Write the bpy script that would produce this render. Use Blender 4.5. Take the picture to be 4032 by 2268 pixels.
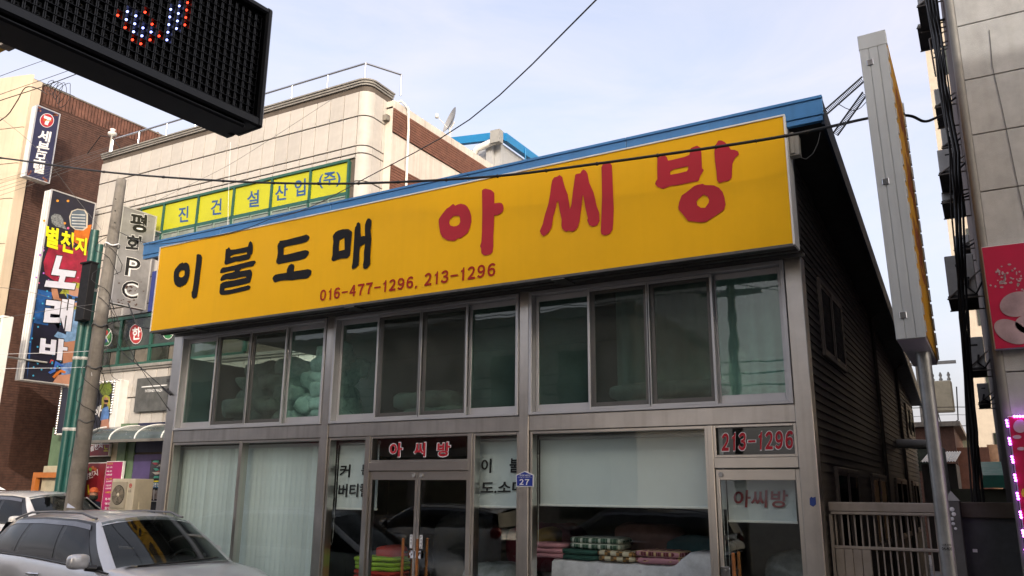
import bpy, bmesh, math, random
import numpy as np
from mathutils import Vector, Matrix, noise
from mathutils.geometry import tessellate_polygon
random.seed(7)
R = math.radians
sc = bpy.context.scene
for o in list(bpy.data.objects): bpy.data.objects.remove(o)

# ------------------------------------------------------------------ camera
CZ = 1.8
FPX = 3200.0; YAW, PITCH, ROLL = R(30.2007), R(14.1221), R(0.5342)
W_, H_ = 4032.0, 2268.0
_f = Vector((-math.sin(YAW)*math.cos(PITCH), math.cos(YAW)*math.cos(PITCH), math.sin(PITCH)))
_r = Vector((math.cos(YAW), math.sin(YAW), 0)); _u = _r.cross(_f)
_r2 = _r*math.cos(ROLL) + _u*math.sin(ROLL); _u2 = _r2.cross(_f)
cam_d = bpy.data.cameras.new('camera'); cam = bpy.data.objects.new('camera', cam_d)
sc.collection.objects.link(cam); sc.camera = cam
cam_d.sensor_fit = 'HORIZONTAL'; cam_d.sensor_width = 36.0; cam_d.lens = 36.0*FPX/W_
cam_d.clip_start = 0.05; cam_d.clip_end = 3000
cam.matrix_world = Matrix(((_r2.x, _u2.x, -_f.x, 0), (_r2.y, _u2.y, -_f.y, 0), (_r2.z, _u2.z, -_f.z, CZ), (0, 0, 0, 1)))

# ------------------------------------------------------------------ world, sun, exposure
SUN_AZ, SUN_EL = 138.0, 21.0          # clockwise from +Y
world = bpy.data.worlds.new('World'); sc.world = world; world.use_nodes = True
nt = world.node_tree; bg = nt.nodes['Background']
sky = nt.nodes.new('ShaderNodeTexSky'); sky.sky_type = 'NISHITA'; sky.sun_disc = False
sky.sun_elevation = R(SUN_EL); sky.sun_rotation = R(SUN_AZ)
sky.air_density = 1.0; sky.dust_density = 8; sky.ozone_density = 1.0; sky.altitude = 0
veil = nt.nodes.new('ShaderNodeMix'); veil.data_type = 'RGBA'; veil.inputs[0].default_value = .45   # thin even high cloud
nt.links.new(sky.outputs[0], veil.inputs[6]); veil.inputs[7].default_value = (2.75, 2.55, 2.75, 1)
wtc = nt.nodes.new('ShaderNodeTexCoord'); wmp = nt.nodes.new('ShaderNodeMapping'); wmp.inputs['Scale'].default_value = (1.6, 1.6, 5.0); wmp.inputs['Rotation'].default_value = (.3, .2, .5)
wnz = nt.nodes.new('ShaderNodeTexNoise'); wnz.inputs['Scale'].default_value = 1.7; wnz.inputs['Detail'].default_value = 7; wnz.inputs['Roughness'].default_value = .6; wnz.inputs['Distortion'].default_value = .6
nt.links.new(wtc.outputs['Generated'], wmp.inputs[0]); nt.links.new(wmp.outputs[0], wnz.inputs['Vector'])
wmr = nt.nodes.new('ShaderNodeMapRange'); wmr.inputs['From Min'].default_value = .35; wmr.inputs['From Max'].default_value = .7; wmr.inputs['To Min'].default_value = .40; wmr.inputs['To Max'].default_value = .66
nt.links.new(wnz.outputs[0], wmr.inputs['Value']); nt.links.new(wmr.outputs[0], veil.inputs[0])
nt.links.new(veil.outputs[2], bg.inputs[0]); bg.inputs[1].default_value = 0.15
sun_d = bpy.data.lights.new('sun', 'SUN'); sun = bpy.data.objects.new('sun', sun_d); sc.collection.objects.link(sun)
sun_d.energy = .85; sun_d.angle = R(0.6); sun_d.color = (1.0, 0.925, 0.83)
_sd = Vector((math.sin(R(SUN_AZ))*math.cos(R(SUN_EL)), math.cos(R(SUN_AZ))*math.cos(R(SUN_EL)), math.sin(R(SUN_EL))))
sun.rotation_euler = _sd.to_track_quat('Z', 'Y').to_euler(); sun.location = (20, -20, 30)
vs = sc.view_settings; vs.view_transform = 'Standard'; vs.look = 'None'; vs.exposure = 1.42; vs.gamma = 1.0; vs.use_curve_mapping = False

# ------------------------------------------------------------------ pixel helpers (a pixel only gives a direction)
def ray(px, py):
    return _f + _r2*((px-W_/2)/FPX) - _u2*((py-H_/2)/FPX)
def onY(px, py, y):
    v = ray(px, py); t = y/v.y; return Vector((v.x*t, y, v.z*t+CZ))
def onX(px, py, x):
    v = ray(px, py); t = x/v.x; return Vector((x, v.y*t, v.z*t+CZ))
def onP(px, py, p0, n):
    v = ray(px, py); c = Vector((0, 0, CZ)); t = (Vector(p0)-c).dot(n)/v.dot(n); return c+v*t
def Zr(fn, ox, oy, s):
    return lambda x, y: fn(ox+x/s, oy+y/s)

# ------------------------------------------------------------------ materials
_M = {}
def mat(name, col, rough=.6, metal=0.0, var=.12, vs_=4.0, bump=0.0, bs=60.0, spec=.5, rnd=0.0, streak=0.0, dark=None, coat=0.0, emit=None, es=1.0, brush=False):
    if name in _M: return _M[name]
    m = bpy.data.materials.new(name); m.use_nodes = True; _M[name] = m
    n = m.node_tree.nodes; l = m.node_tree.links; b = n['Principled BSDF']
    b.inputs['Roughness'].default_value = rough; b.inputs['Metallic'].default_value = metal
    b.inputs['Specular IOR Level'].default_value = spec; b.inputs['Coat Weight'].default_value = coat
    if emit:
        b.inputs['Emission Color'].default_value = (*emit, 1); b.inputs['Emission Strength'].default_value = es
    tc = n.new('ShaderNodeTexCoord')
    cur = n.new('ShaderNodeRGB').outputs[0]; cur.default_value = (*col, 1)
    def mul(c, fac_out, dk, lo, hi):
        mr = n.new('ShaderNodeMapRange'); mr.inputs['From Min'].default_value = lo; mr.inputs['From Max'].default_value = hi
        l.new(fac_out, mr.inputs['Value'])
        mx = n.new('ShaderNodeMix'); mx.data_type = 'RGBA'
        l.new(mr.outputs[0], mx.inputs[0]); l.new(c, mx.inputs[6])
        mx2 = n.new('ShaderNodeMix'); mx2.data_type = 'RGBA'; mx2.blend_type = 'MULTIPLY'; mx2.inputs[0].default_value = 1
        l.new(c, mx2.inputs[6]); mx2.inputs[7].default_value = (*dk, 1)
        l.new(mx2.outputs[2], mx.inputs[7]); return mx.outputs[2]
    if var:
        nz = n.new('ShaderNodeTexNoise'); nz.inputs['Scale'].default_value = vs_; nz.inputs['Detail'].default_value = 6; nz.inputs['Roughness'].default_value = .65
        l.new(tc.outputs['Object'], nz.inputs['Vector'])
        d = dark or (1-var*2.2,)*3
        cur = mul(cur, nz.outputs[0], d, .35, .75)
    if streak:
        mp = n.new('ShaderNodeMapping'); mp.inputs['Scale'].default_value = (9, 9, .35)
        l.new(tc.outputs['Object'], mp.inputs[0])
        nz2 = n.new('ShaderNodeTexNoise'); nz2.inputs['Scale'].default_value = 1.3; nz2.inputs['Detail'].default_value = 5
        l.new(mp.outputs[0], nz2.inputs['Vector'])
        cur = mul(cur, nz2.outputs[0], (1-streak, 1-streak*1.05, 1-streak*1.15), .48, .78)
    if rnd:
        oi = n.new('ShaderNodeObjectInfo'); hs = n.new('ShaderNodeHueSaturation')
        mr = n.new('ShaderNodeMapRange'); mr.inputs['To Min'].default_value = 1-rnd; mr.inputs['To Max'].default_value = 1+rnd
        l.new(oi.outputs['Random'], mr.inputs['Value']); l.new(mr.outputs[0], hs.inputs['Value']); l.new(cur, hs.inputs['Color']); cur = hs.outputs[0]
    l.new(cur, b.inputs['Base Color'])
    if rough > .12 and not brush:
        nr = n.new('ShaderNodeTexNoise'); nr.inputs['Scale'].default_value = vs_*2.3; l.new(tc.outputs['Object'], nr.inputs['Vector'])
        mr = n.new('ShaderNodeMapRange'); mr.inputs['To Min'].default_value = rough*.75; mr.inputs['To Max'].default_value = min(1, rough*1.25)
        l.new(nr.outputs[0], mr.inputs['Value']); l.new(mr.outputs[0], b.inputs['Roughness'])
    if bump or brush:
        nb = n.new('ShaderNodeTexNoise'); nb.inputs['Scale'].default_value = bs; nb.inputs['Detail'].default_value = 4
        if brush:
            mp = n.new('ShaderNodeMapping'); mp.inputs['Scale'].default_value = brush; l.new(tc.outputs['Object'], mp.inputs[0]); l.new(mp.outputs[0], nb.inputs['Vector'])
        else: l.new(tc.outputs['Object'], nb.inputs['Vector'])
        bp = n.new('ShaderNodeBump'); bp.inputs['Strength'].default_value = bump or .08; bp.inputs['Distance'].default_value = .01
        l.new(nb.outputs[0], bp.inputs['Height']); l.new(bp.outputs[0], b.inputs['Normal'])
    return m
def glass(name, tint, refl=1.0, rough=0.0, wav=.006, ior=1.5, haze=.0, haze_col=(.5, .5, .48)):
    if name in _M: return _M[name]
    m = bpy.data.materials.new(name); m.use_nodes = True; _M[name] = m
    n = m.node_tree.nodes; l = m.node_tree.links; out = n['Material Output']; n.remove(n['Principled BSDF'])
    tr = n.new('ShaderNodeBsdfTransparent'); tr.inputs[0].default_value = (*tint, 1)
    gl = n.new('ShaderNodeBsdfGlossy'); gl.inputs['Roughness'].default_value = rough; gl.inputs[0].default_value = (.95, 1, .98, 1)
    fr = n.new('ShaderNodeFresnel'); fr.inputs[0].default_value = ior
    mu = n.new('ShaderNodeMath'); mu.operation = 'MULTIPLY'; mu.use_clamp = True; mu.inputs[1].default_value = refl
    tc = n.new('ShaderNodeTexCoord'); nz = n.new('ShaderNodeTexNoise'); nz.inputs['Scale'].default_value = 1.6
    bp = n.new('ShaderNodeBump'); bp.inputs['Strength'].default_value = wav; bp.inputs['Distance'].default_value = .2
    l.new(tc.outputs['Object'], nz.inputs['Vector']); l.new(nz.outputs[0], bp.inputs['Height'])
    l.new(bp.outputs[0], gl.inputs['Normal'])
    ge = n.new('ShaderNodeNewGeometry'); inv = n.new('ShaderNodeMath'); inv.operation = 'SUBTRACT'; inv.inputs[0].default_value = 1; l.new(ge.outputs['Backfacing'], inv.inputs[1])
    m0 = n.new('ShaderNodeMath'); m0.operation = 'MULTIPLY'; l.new(fr.outputs[0], m0.inputs[0]); l.new(inv.outputs[0], m0.inputs[1]); l.new(m0.outputs[0], mu.inputs[0])
    mx = n.new('ShaderNodeMixShader'); l.new(mu.outputs[0], mx.inputs[0]); l.new(tr.outputs[0], mx.inputs[1]); l.new(gl.outputs[0], mx.inputs[2])
    res = mx.outputs[0]
    if haze:  # diffuse veil painted over the pane to give haze and tint
        df = n.new('ShaderNodeBsdfDiffuse'); df.inputs[0].default_value = (*haze_col, 1)
        nd = n.new('ShaderNodeTexNoise'); nd.inputs['Scale'].default_value = 3; nd.inputs['Detail'].default_value = 6; l.new(tc.outputs['Object'], nd.inputs['Vector'])
        m2 = n.new('ShaderNodeMath'); m2.operation = 'MULTIPLY'; m2.inputs[1].default_value = haze*2; l.new(nd.outputs[0], m2.inputs[0])
        mx3 = n.new('ShaderNodeMixShader'); l.new(m2.outputs[0], mx3.inputs[0]); l.new(res, mx3.inputs[1]); l.new(df.outputs[0], mx3.inputs[2]); res = mx3.outputs[0]
    l.new(res, out.inputs[0]); return m

# ------------------------------------------------------------------ mesh builder
class MB:
    def __init__(s): s.v = []; s.f = []; s.sm = []
    def add(s, vs_, fs, sm=False):
        b = len(s.v); s.v += [tuple(p) for p in vs_]; s.f += [tuple(b+i for i in f) for f in fs]; s.sm += [sm]*len(fs); return s
    def box(s, x0, x1, y0, y1, z0, z1):
        if x1 < x0: x0, x1 = x1, x0
        if y1 < y0: y0, y1 = y1, y0
        if z1 < z0: z0, z1 = z1, z0
        return s.add([(x0,y0,z0),(x1,y0,z0),(x1,y1,z0),(x0,y1,z0),(x0,y0,z1),(x1,y0,z1),(x1,y1,z1),(x0,y1,z1)],
              [(0,3,2,1),(4,5,6,7),(0,1,5,4),(1,2,6,5),(2,3,7,6),(3,0,4,7)])
    def bbox(s, x0, x1, y0, y1, z0, z1, b=.01):
        # chamfered box
        if x1 < x0: x0, x1 = x1, x0
        if y1 < y0: y0, y1 = y1, y0
        if z1 < z0: z0, z1 = z1, z0
        bm = bmesh.new(); bmesh.ops.create_cube(bm, size=1)
        for v in bm.verts: v.co = ((x0+x1)/2+v.co.x*(x1-x0), (y0+y1)/2+v.co.y*(y1-y0), (z0+z1)/2+v.co.z*(z1-z0))
        b = min(b, .45*min(x1-x0, y1-y0, z1-z0))
        bmesh.ops.bevel(bm, geom=bm.edges[:], offset=b, segments=1, affect='EDGES', profile=.5)
        bm.verts.index_update(); s.add([v.co for v in bm.verts], [[v.index for v in f.verts] for f in bm.faces]); bm.free(); return s
    def hexa(s, p):   # 8 corners: bottom 4 (ccw) then top 4
        return s.add(p, [(0,3,2,1),(4,5,6,7),(0,1,5,4),(1,2,6,5),(2,3,7,6),(3,0,4,7)])
    def cyl(s, p0, p1, r0, r1=None, n=12, cap=True):
        r1 = r0 if r1 is None else r1; p0 = Vector(p0); p1 = Vector(p1); d = (p1-p0).normalized()
        a = d.orthogonal().normalized(); c = d.cross(a)
        vs_ = [p0+(a*math.cos(t)+c*math.sin(t))*r0 for t in [2*math.pi*i/n for i in range(n)]] + [p1+(a*math.cos(t)+c*math.sin(t))*r1 for t in [2*math.pi*i/n for i in range(n)]]
        s.add(vs_, [(i, (i+1)%n, n+(i+1)%n, n+i) for i in range(n)], True)
        if cap: s.add(vs_[:n], [tuple(reversed(range(n)))]); s.add(vs_[n:], [tuple(range(n))])
        return s
    def tube(s, pts, r, n=6, cap=True):
        pts = [Vector(p) for p in pts]; m = len(pts); rs = r if isinstance(r, (list, tuple)) else [r]*m
        prev = None; vs_ = []
        for i, p in enumerate(pts):
            d = (pts[min(i+1, m-1)]-pts[max(i-1, 0)]).normalized()
            a = d.orthogonal().normalized() if prev is None else (prev-d*prev.dot(d)).normalized()
            prev = a; c = d.cross(a)
            vs_ += [p+(a*math.cos(2*math.pi*k/n)+c*math.sin(2*math.pi*k/n))*rs[i] for k in range(n)]
        fs = [(i*n+k, i*n+(k+1)%n, (i+1)*n+(k+1)%n, (i+1)*n+k) for i in range(m-1) for k in range(n)]
        s.add(vs_, fs, True)
        if cap: s.add(vs_[:n], [tuple(reversed(range(n)))]); s.add(vs_[-n:], [tuple(range(n))])
        return s
    def poly(s, loops, ext=None):
        # planar polygon with holes, extruded by vector ext; loops in 3D
        loops = [[Vector(p) for p in lp] for lp in loops]
        flat = [p for lp in loops for p in lp]; tri = tessellate_polygon(loops)
        if ext is None: return s.add(flat, tri)
        ext = Vector(ext); N = len(flat)
        s.add(flat+[p+ext for p in flat], list(tri)+[tuple(N+i for i in reversed(t)) for t in tri])
        k = 0
        for lp in loops:
            m = len(lp); s.add(lp+[p+ext for p in lp], [(i, (i+1)%m, m+(i+1)%m, m+i) for i in range(m)])
        return s
    def lathe(s, prof, c, n=20, axis='Z'):
        c = Vector(c); vs_ = []
        for r, h in prof:
            for k in range(n):
                t = 2*math.pi*k/n; q = Vector((r*math.cos(t), r*math.sin(t), h))
                if axis == 'Y': q = Vector((q.x, q.z, q.y))
                if axis == 'X': q = Vector((q.z, q.x, q.y))
                vs_.append(c+q)
        s.add(vs_, [(i*n+k, i*n+(k+1)%n, (i+1)*n+(k+1)%n, (i+1)*n+k) for i in range(len(prof)-1) for k in range(n)], True); return s
    def grid(s, P, sm=True):
        a, b = len(P), len(P[0]); return s.add([p for row in P for p in row], [(i*b+j, i*b+j+1, (i+1)*b+j+1, (i+1)*b+j) for i in range(a-1) for j in range(b-1)], sm)
    def xf(s, M): s.v = [tuple(M @ Vector(p)) for p in s.v]; return s
    def mesh(s, name):
        me = bpy.data.meshes.new(name); me.from_pydata(s.v, [], s.f); me.polygons.foreach_set('use_smooth', s.sm)
        bm = bmesh.new(); bm.from_mesh(me); bmesh.ops.recalc_face_normals(bm, faces=bm.faces); bm.to_mesh(me); bm.free()
        return me
    def build(s, name, m, parent=None, fixn=True):
        me = s.mesh(name) if fixn else s.raw(name)
        return link(name, me, m, parent)
    def raw(s, name):
        me = bpy.data.meshes.new(name); me.from_pydata(s.v, [], s.f); me.polygons.foreach_set('use_smooth', s.sm); return me
def link(name, me, m, parent=None):
    if m is not None and not me.materials: me.materials.append(m)
    o = bpy.data.objects.new(name, me); sc.collection.objects.link(o)
    if parent is not None: par(o, parent)
    return o
def wloc(o):
    M = Matrix.Identity(4); c = o
    return Vector(o['_w']) if '_w' in o else Vector((0, 0, 0))
def par(o, p):
    o.parent = p
    if p.type == 'EMPTY' and '_w' in p:
        o.matrix_parent_inverse = Matrix.Translation(-Vector(p['_w']))
def thing(name, label, cat, loc=(0, 0, 0), group=None):
    o = bpy.data.objects.new(name, None); sc.collection.objects.link(o); o.location = loc; o['_w'] = tuple(loc); o.empty_display_size = .2
    o['label'] = label; o['category'] = cat
    if group: o['group'] = group
    return o
def tag(o, label, cat, group=None):
    o['label'] = label; o['category'] = cat
    if group: o['group'] = group
    return o
def structure(o): o['kind'] = 'structure'; return o
def stuff(o): o['kind'] = 'stuff'; return o
def boxo(name, dims, m, parent=None, b=0):
    q = MB(); (q.bbox(*dims, b=b) if b else q.box(*dims)); return q.build(name, m, parent)
def copy_tree(o, parent=None):
    c = o.copy(); sc.collection.objects.link(c); c.parent = parent
    if parent is not None: c.matrix_parent_inverse = o.matrix_parent_inverse.copy()
    for ch in list(o.children): copy_tree(ch, c)
    return c

# ------------------------------------------------------------------ lettering
_glyph = {}
def text_tris(body, weight=0.0):
    k = (body, weight)
    if k in _glyph: return _glyph[k]
    cu = bpy.data.curves.new('lettering', 'FONT'); cu.body = body; cu.offset = weight; cu.resolution_u = 3
    o = bpy.data.objects.new('lettering', cu); sc.collection.objects.link(o)
    dg = bpy.context.evaluated_depsgraph_get(); me = bpy.data.meshes.new_from_object(o.evaluated_get(dg))
    v = [tuple(p.co) for p in me.vertices]; f = [tuple(p.vertices) for p in me.polygons]
    bpy.data.objects.remove(o); bpy.data.curves.remove(cu); bpy.data.meshes.remove(me)
    xs = [p[0] for p in v]; ys = [p[1] for p in v]; x0, x1, y0, y1 = min(xs), max(xs), min(ys), max(ys)
    v = [((p[0]-x0)/(x1-x0), (p[1]-y0)/(y1-y0)) for p in v]
    _glyph[k] = (v, f); return v, f
def letters(name, body, bl, br, tl, m, parent, weight=0.0, lift=None, grow=0.0):
    """text mesh mapped on the parallelogram bl-br-tl (world points)"""
    v, f = text_tris(body, weight); bl, br, tl = Vector(bl), Vector(br), Vector(tl); ex, ey = br-bl, tl-bl
    L = Vector(lift) if lift is not None else Vector((0, 0, 0))
    q = MB(); q.add([bl+ex*(p[0]+(p[0]-.5)*grow)+ey*(p[1]+(p[1]-.5)*grow)+L for p in v], f)
    return link(name, q.raw(name), m, parent)
def px_letters(name, body, fn, bl, br, tl, m, parent, weight=.012, lift=None):
    return letters(name, body, fn(*bl), fn(*br), fn(*tl), m, parent, weight, lift)
def px_poly(name, loops, fn, m, parent, lift, ext=None):
    q = MB(); q.poly([[fn(*p)+Vector(lift) for p in lp] for lp in loops], ext); return q.build(name, m, parent)

# ------------------------------------------------------------------ palette
m_steel = mat('stainless_steel', (.66, .63, .59), .33, 1.0, var=.12, vs_=1.6, streak=.20, brush=(60, 60, .8))
m_steel2 = mat('stainless_door', (.66, .63, .585), .28, 1.0, var=.06, vs_=2, brush=(1.5, 60, 60))
m_alu = mat('window_aluminium', (.55, .55, .56), .42, .55, var=.06, vs_=2)
m_aludk = mat('screen_frame', (.20, .19, .18), .5, .4, var=.08)
m_glass = glass('shop_glass', (.95, .985, .975), 1.5, 0, .006)
m_glass2 = glass('shop_glass_green', (.80, .93, .89), 1.8, 0, .008, haze=.06, haze_col=(.30, .50, .45))  # hazy look of the upper panes painted in as a green veil
m_screen = glass('insect_screen', (.70, .69, .68), .0, haze=.055, haze_col=(.42, .45, .42))
m_yellow = mat('sign_yellow', (.88, .475, .003), .5, 0, var=.06, vs_=.5, bump=.02, bs=300, streak=.025, spec=.18)
m_black = mat('sign_black', (.012, .012, .014), .6, var=.05, spec=.15)
m_red = mat('sign_red', (.45, .026, .040), .5, var=.04, spec=.18)
m_red2 = mat('sign_red_number', (.36, .018, .010), .5, var=.04, spec=.18)
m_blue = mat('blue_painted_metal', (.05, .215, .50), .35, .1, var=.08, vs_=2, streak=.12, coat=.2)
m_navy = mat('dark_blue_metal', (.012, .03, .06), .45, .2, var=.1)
m_white = mat('white_paint', (.78, .77, .74), .5, var=.06, streak=.08)
m_whitel = mat('white_lettering', (.80, .80, .80), .5, var=.03)
m_grey = mat('grey_plastic', (.33, .33, .32), .5, var=.08)
m_dark = mat('dark_void', (.02, .02, .02), .8, var=.1)
m_soffit = mat('soffit_brown', (.045, .041, .037), .55, .1, var=.1, rnd=.25)
m_siding = mat('dark_siding', (.060, .052, .045), .6, var=.14, vs_=2.5, rnd=.14, streak=.15)
m_room = mat('interior_wall', (.16, .15, .14), .8, var=.1)
m_roomf = mat('interior_floor', (.14, .11, .09), .5, var=.2)
m_blind = mat('roller_blind', (.66, .70, .70), .8, var=.04, vs_=1.5)
m_slat = mat('blind_slat', (.62, .68, .68), .75, var=.05, rnd=.10)
m_wood = mat('handle_wood', (.36, .13, .035), .35, var=.3, vs_=8, coat=.3)
m_chrome = mat('chrome', (.75, .75, .75), .12, 1.0, var=.05)
m_asphalt = mat('asphalt', (.05, .05, .052), .85, var=.25, vs_=1.5, bump=.5, bs=180)
m_pave = mat('paving', (.24, .23, .22), .8, var=.2, vs_=3, bump=.3, bs=60)
m_cable = mat('black_cable', (.012, .012, .013), .55, var=.1)
m_cableg = mat('grey_cable', (.10, .10, .10), .6, var=.1)
m_green = mat('green_frame', (.022, .10, .075), .4, .1, var=.1, vs_=3, streak=.15)
m_limepanel = mat('lime_panel', (.44, .44, .008), .5, var=.07, vs_=1.2)
m_bluel = mat('blue_lettering', (.018, .075, .22), .5, var=.04)
m_tile = mat('granite_tile', (.50, .475, .445), .6, var=.07, vs_=3.5, rnd=.06, streak=.03, bump=.12, bs=160)
m_joint = mat('tile_joint', (.11, .09, .075), .85, var=.15)
m_plaster = mat('white_plaster', (.66, .60, .54), .85, var=.10, vs_=1.6, streak=.22, bump=.2, bs=25)
m_brick = mat('brown_brick', (.105, .05, .036), .8, var=.25, vs_=6, bump=.3, bs=40, streak=.12)
m_brickr = mat('red_brown_rib', (.20, .085, .055), .75, var=.2, vs_=5, streak=.15)
m_mortar = mat('dark_mortar', (.05, .033, .026), .9, var=.1)  # dark mortar backing between the brick courses
m_concrete = mat('weathered_concrete', (.235, .215, .19), .8, var=.22, vs_=5, bump=.3, bs=70, streak=.25)
m_panel = mat('concrete_panel', (.43, .435, .435), .8, var=.10, vs_=6, bump=.35, bs=130, streak=.10, rnd=.04)

_FW = {c: chr(ord(c)+0xFEE0) for c in '0123456789'}
def digits(name, body, bl, br, tl, m, parent, weight=.03, lift=(0, 0, 0), grow=0.0):
    """number set glyph by glyph in even cells on the parallelogram bl-br-tl"""
    bl, br, tl = Vector(bl), Vector(br), Vector(tl); ex, ey = br-bl, tl-bl
    wid = {'1': .55, '-': .75, ',': .3, ' ': .55}; tot = sum(wid.get(c, .78)+.22 for c in body)-.22; x = 0; q = MB()
    for c in body:
        w = wid.get(c, .78)
        if c == ' ': x += w+.22; continue
        a, b = x/tot, (x+w)/tot; y0, y1 = 0.0, 1.0
        if c == '-':
            v, f = [(0, 0), (1, 0), (1, 1), (0, 1)], [(0, 1, 2, 3)]; y0, y1 = .42, .55
        elif c == ',':
            v, f = [(0, 0), (.6, .2), (.9, 1), (.1, 1)], [(0, 1, 2, 3)]; y0, y1 = -.1, .14
        elif c == '1':
            v, f = [(.45, 0), (1, 0), (1, 1), (.62, 1), (.5, .86), (0, .78), (0, .64), (.45, .68)], [(0, 1, 2, 3, 4, 7), (4, 5, 6, 7)]; b = a+(b-a)*.62; a += .18*w/tot; b += .18*w/tot
        else: v, f = text_tris(_FW[c], weight)
        g = grow if c not in '-,' else grow*1.5
        q.add([bl+ex*(a+(b-a)*(p[0]+(p[0]-.5)*g*1.6))+ey*(y0+(y1-y0)*(p[1]+(p[1]-.5)*g*(1 if c not in '-,' else 3)))+Vector(lift) for p in v], f); x += w+.22
    return link(name, q.raw(name), m, parent)

# ================================================================== setting
structure(MB().add([(-400,-300,-.1),(400,-300,-.1),(400,600,-.1),(-400,600,-.1)], [(0,1,2,3)]).build('road', m_asphalt))
structure(MB().bbox(-40, 30, 8.05, 60, -.3, .0, b=.02).build('pavement', m_pave))

# ================================================================== the bedding shop
Y0 = 9.0
SHX0, SHX1 = -11.87, -1.565
shop = thing('shop_building', 'two storey bedding shop with stainless steel framed glass front and dark lapped side wall', 'building', (-6.7, 9, 0))
zr = lambda z: z+CZ
for a, b in ((-11.87, -11.655), (-8.40, -8.255), (-5.09, -4.95), (-1.745, -1.565)):
    boxo('pillar', (a, b, 8.94, 9.14, 0, zr(2.54)), m_steel, shop, b=.008)
for a, b in ((-11.655, -8.40), (-8.255, -5.09), (-4.95, -1.745)):
    boxo('beam', (a, b, 8.955, 9.13, zr(.745), zr(.935)), m_steel, shop, b=.006)
    boxo('head_beam', (a, b, 8.965, 9.13, zr(2.52), zr(2.75)), m_steel, shop, b=.006)
def pane(x0, x1, z0, z1, y, m, parent): return boxo('pane', (x0, x1, y, y+.006, z0, z1), m, parent)
def rect_frame(x0, x1, z0, z1, y0, y1, l, r, b, t):
    q = MB(); q.bbox(x0, x0+l, y0, y1, z0, z1, b=.004); q.bbox(x1-r, x1, y0, y1, z0, z1, b=.004)
    q.bbox(x0+l, x1-r, y0+.002, y1-.002, z0, z0+b, b=.004); q.bbox(x0+l, x1-r, y0+.002, y1-.002, z1-t, z1, b=.004); return q
for wi, (x0, x1) in enumerate(((-11.65, -8.405), (-8.25, -5.095), (-4.945, -1.75))):
    z0, z1 = zr(.938), zr(2.518)
    win = rect_frame(x0, x1, z0, z1, 8.925, 9.10, .045, .045, .035, .05).build('window', m_alu, shop)
    xi0, xi1 = x0+.047, x1-.047; w = (xi1-xi0)/4
    for k in range(4):
        a = xi0+k*w-(.012 if k else 0); b = xi0+(k+1)*w+(.012 if k < 3 else 0)
        if k in (0, 3):
            rect_frame(a, b, z0+.037, z1-.052, 9.03, 9.065, .045, .045, .095, .07).build('sash', m_alu, win)
            pane(a+.045, b-.045, z0+.13, z1-.12, 9.045, m_glass2, win)
        else:
            rect_frame(a, b, z0+.037, z1-.052, 8.955, 8.985, .032, .032, .03, .035).build('screen_frame', m_alu, win)
            boxo('screen', (a+.032, b-.032, 8.968, 8.971, z0+.067, z1-.087), m_screen, win)
            rect_frame(a+.03, b-.03, z0+.037, z1-.052, 9.0, 9.028, .05, .05, .085, .07).build('sash', m_alu, win)
            pane(a+.08, b-.08, z0+.122, z1-.122, 9.012, m_glass2, win)
# ---- ground floor glazing
def fixed(x0, x1, z0, z1, name='shop_window', m=m_glass, fr=.035):
    f = rect_frame(x0, x1, z0, z1, 8.965, 9.10, fr, fr, fr+.03, fr).build(name, m_steel2, shop)
    pane(x0+fr, x1-fr, z0+fr+.03, z1-fr, 9.03, m, f); return f
fixed(-11.65, -10.05, .02, zr(.74)); fixed(-10.05, -8.405, .02, zr(.74))
fixed(-8.25, -7.535, .02, zr(.74)); fixed(-5.785, -5.095, .02, zr(.74))
fixed(-4.945, -2.70, .02, zr(.74))
boxo('mullion', (-7.535, -7.475, 8.95, 9.12, 0, zr(.742)), m_steel2, shop, b=.006)
boxo('mullion', (-5.835, -5.785, 8.95, 9.12, 0, zr(.742)), m_steel2, shop, b=.006)
boxo('mullion', (-2.70, -2.64, 8.95, 9.12, 0, zr(.742)), m_steel2, shop, b=.006)
def transom(x0, x1, z0, z1):
    f = rect_frame(x0, x1, z0, z1, 8.965, 9.10, .03, .03, .03, .03).build('transom', m_steel2, shop); pane(x0+.03, x1-.03, z0+.03, z1-.03, 9.02, m_glass, f); return f
t1 = transom(-7.475, -5.835, zr(.385), zr(.74)); t2 = transom(-2.64, -1.75, zr(.39), zr(.74))
boxo('door_head', (-7.475, -5.835, 8.95, 9.12, zr(.27), zr(.385)), m_steel2, shop, b=.006)
boxo('door_head', (-2.64, -1.75, 8.95, 9.12, zr(.275), zr(.39)), m_steel2, shop, b=.006)
m_label = mat('door_sticker', (.75, .76, .76), .5, var=.03)
m_inktxt = mat('dark_print', (.03, .03, .035), .6, var=.03)
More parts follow.
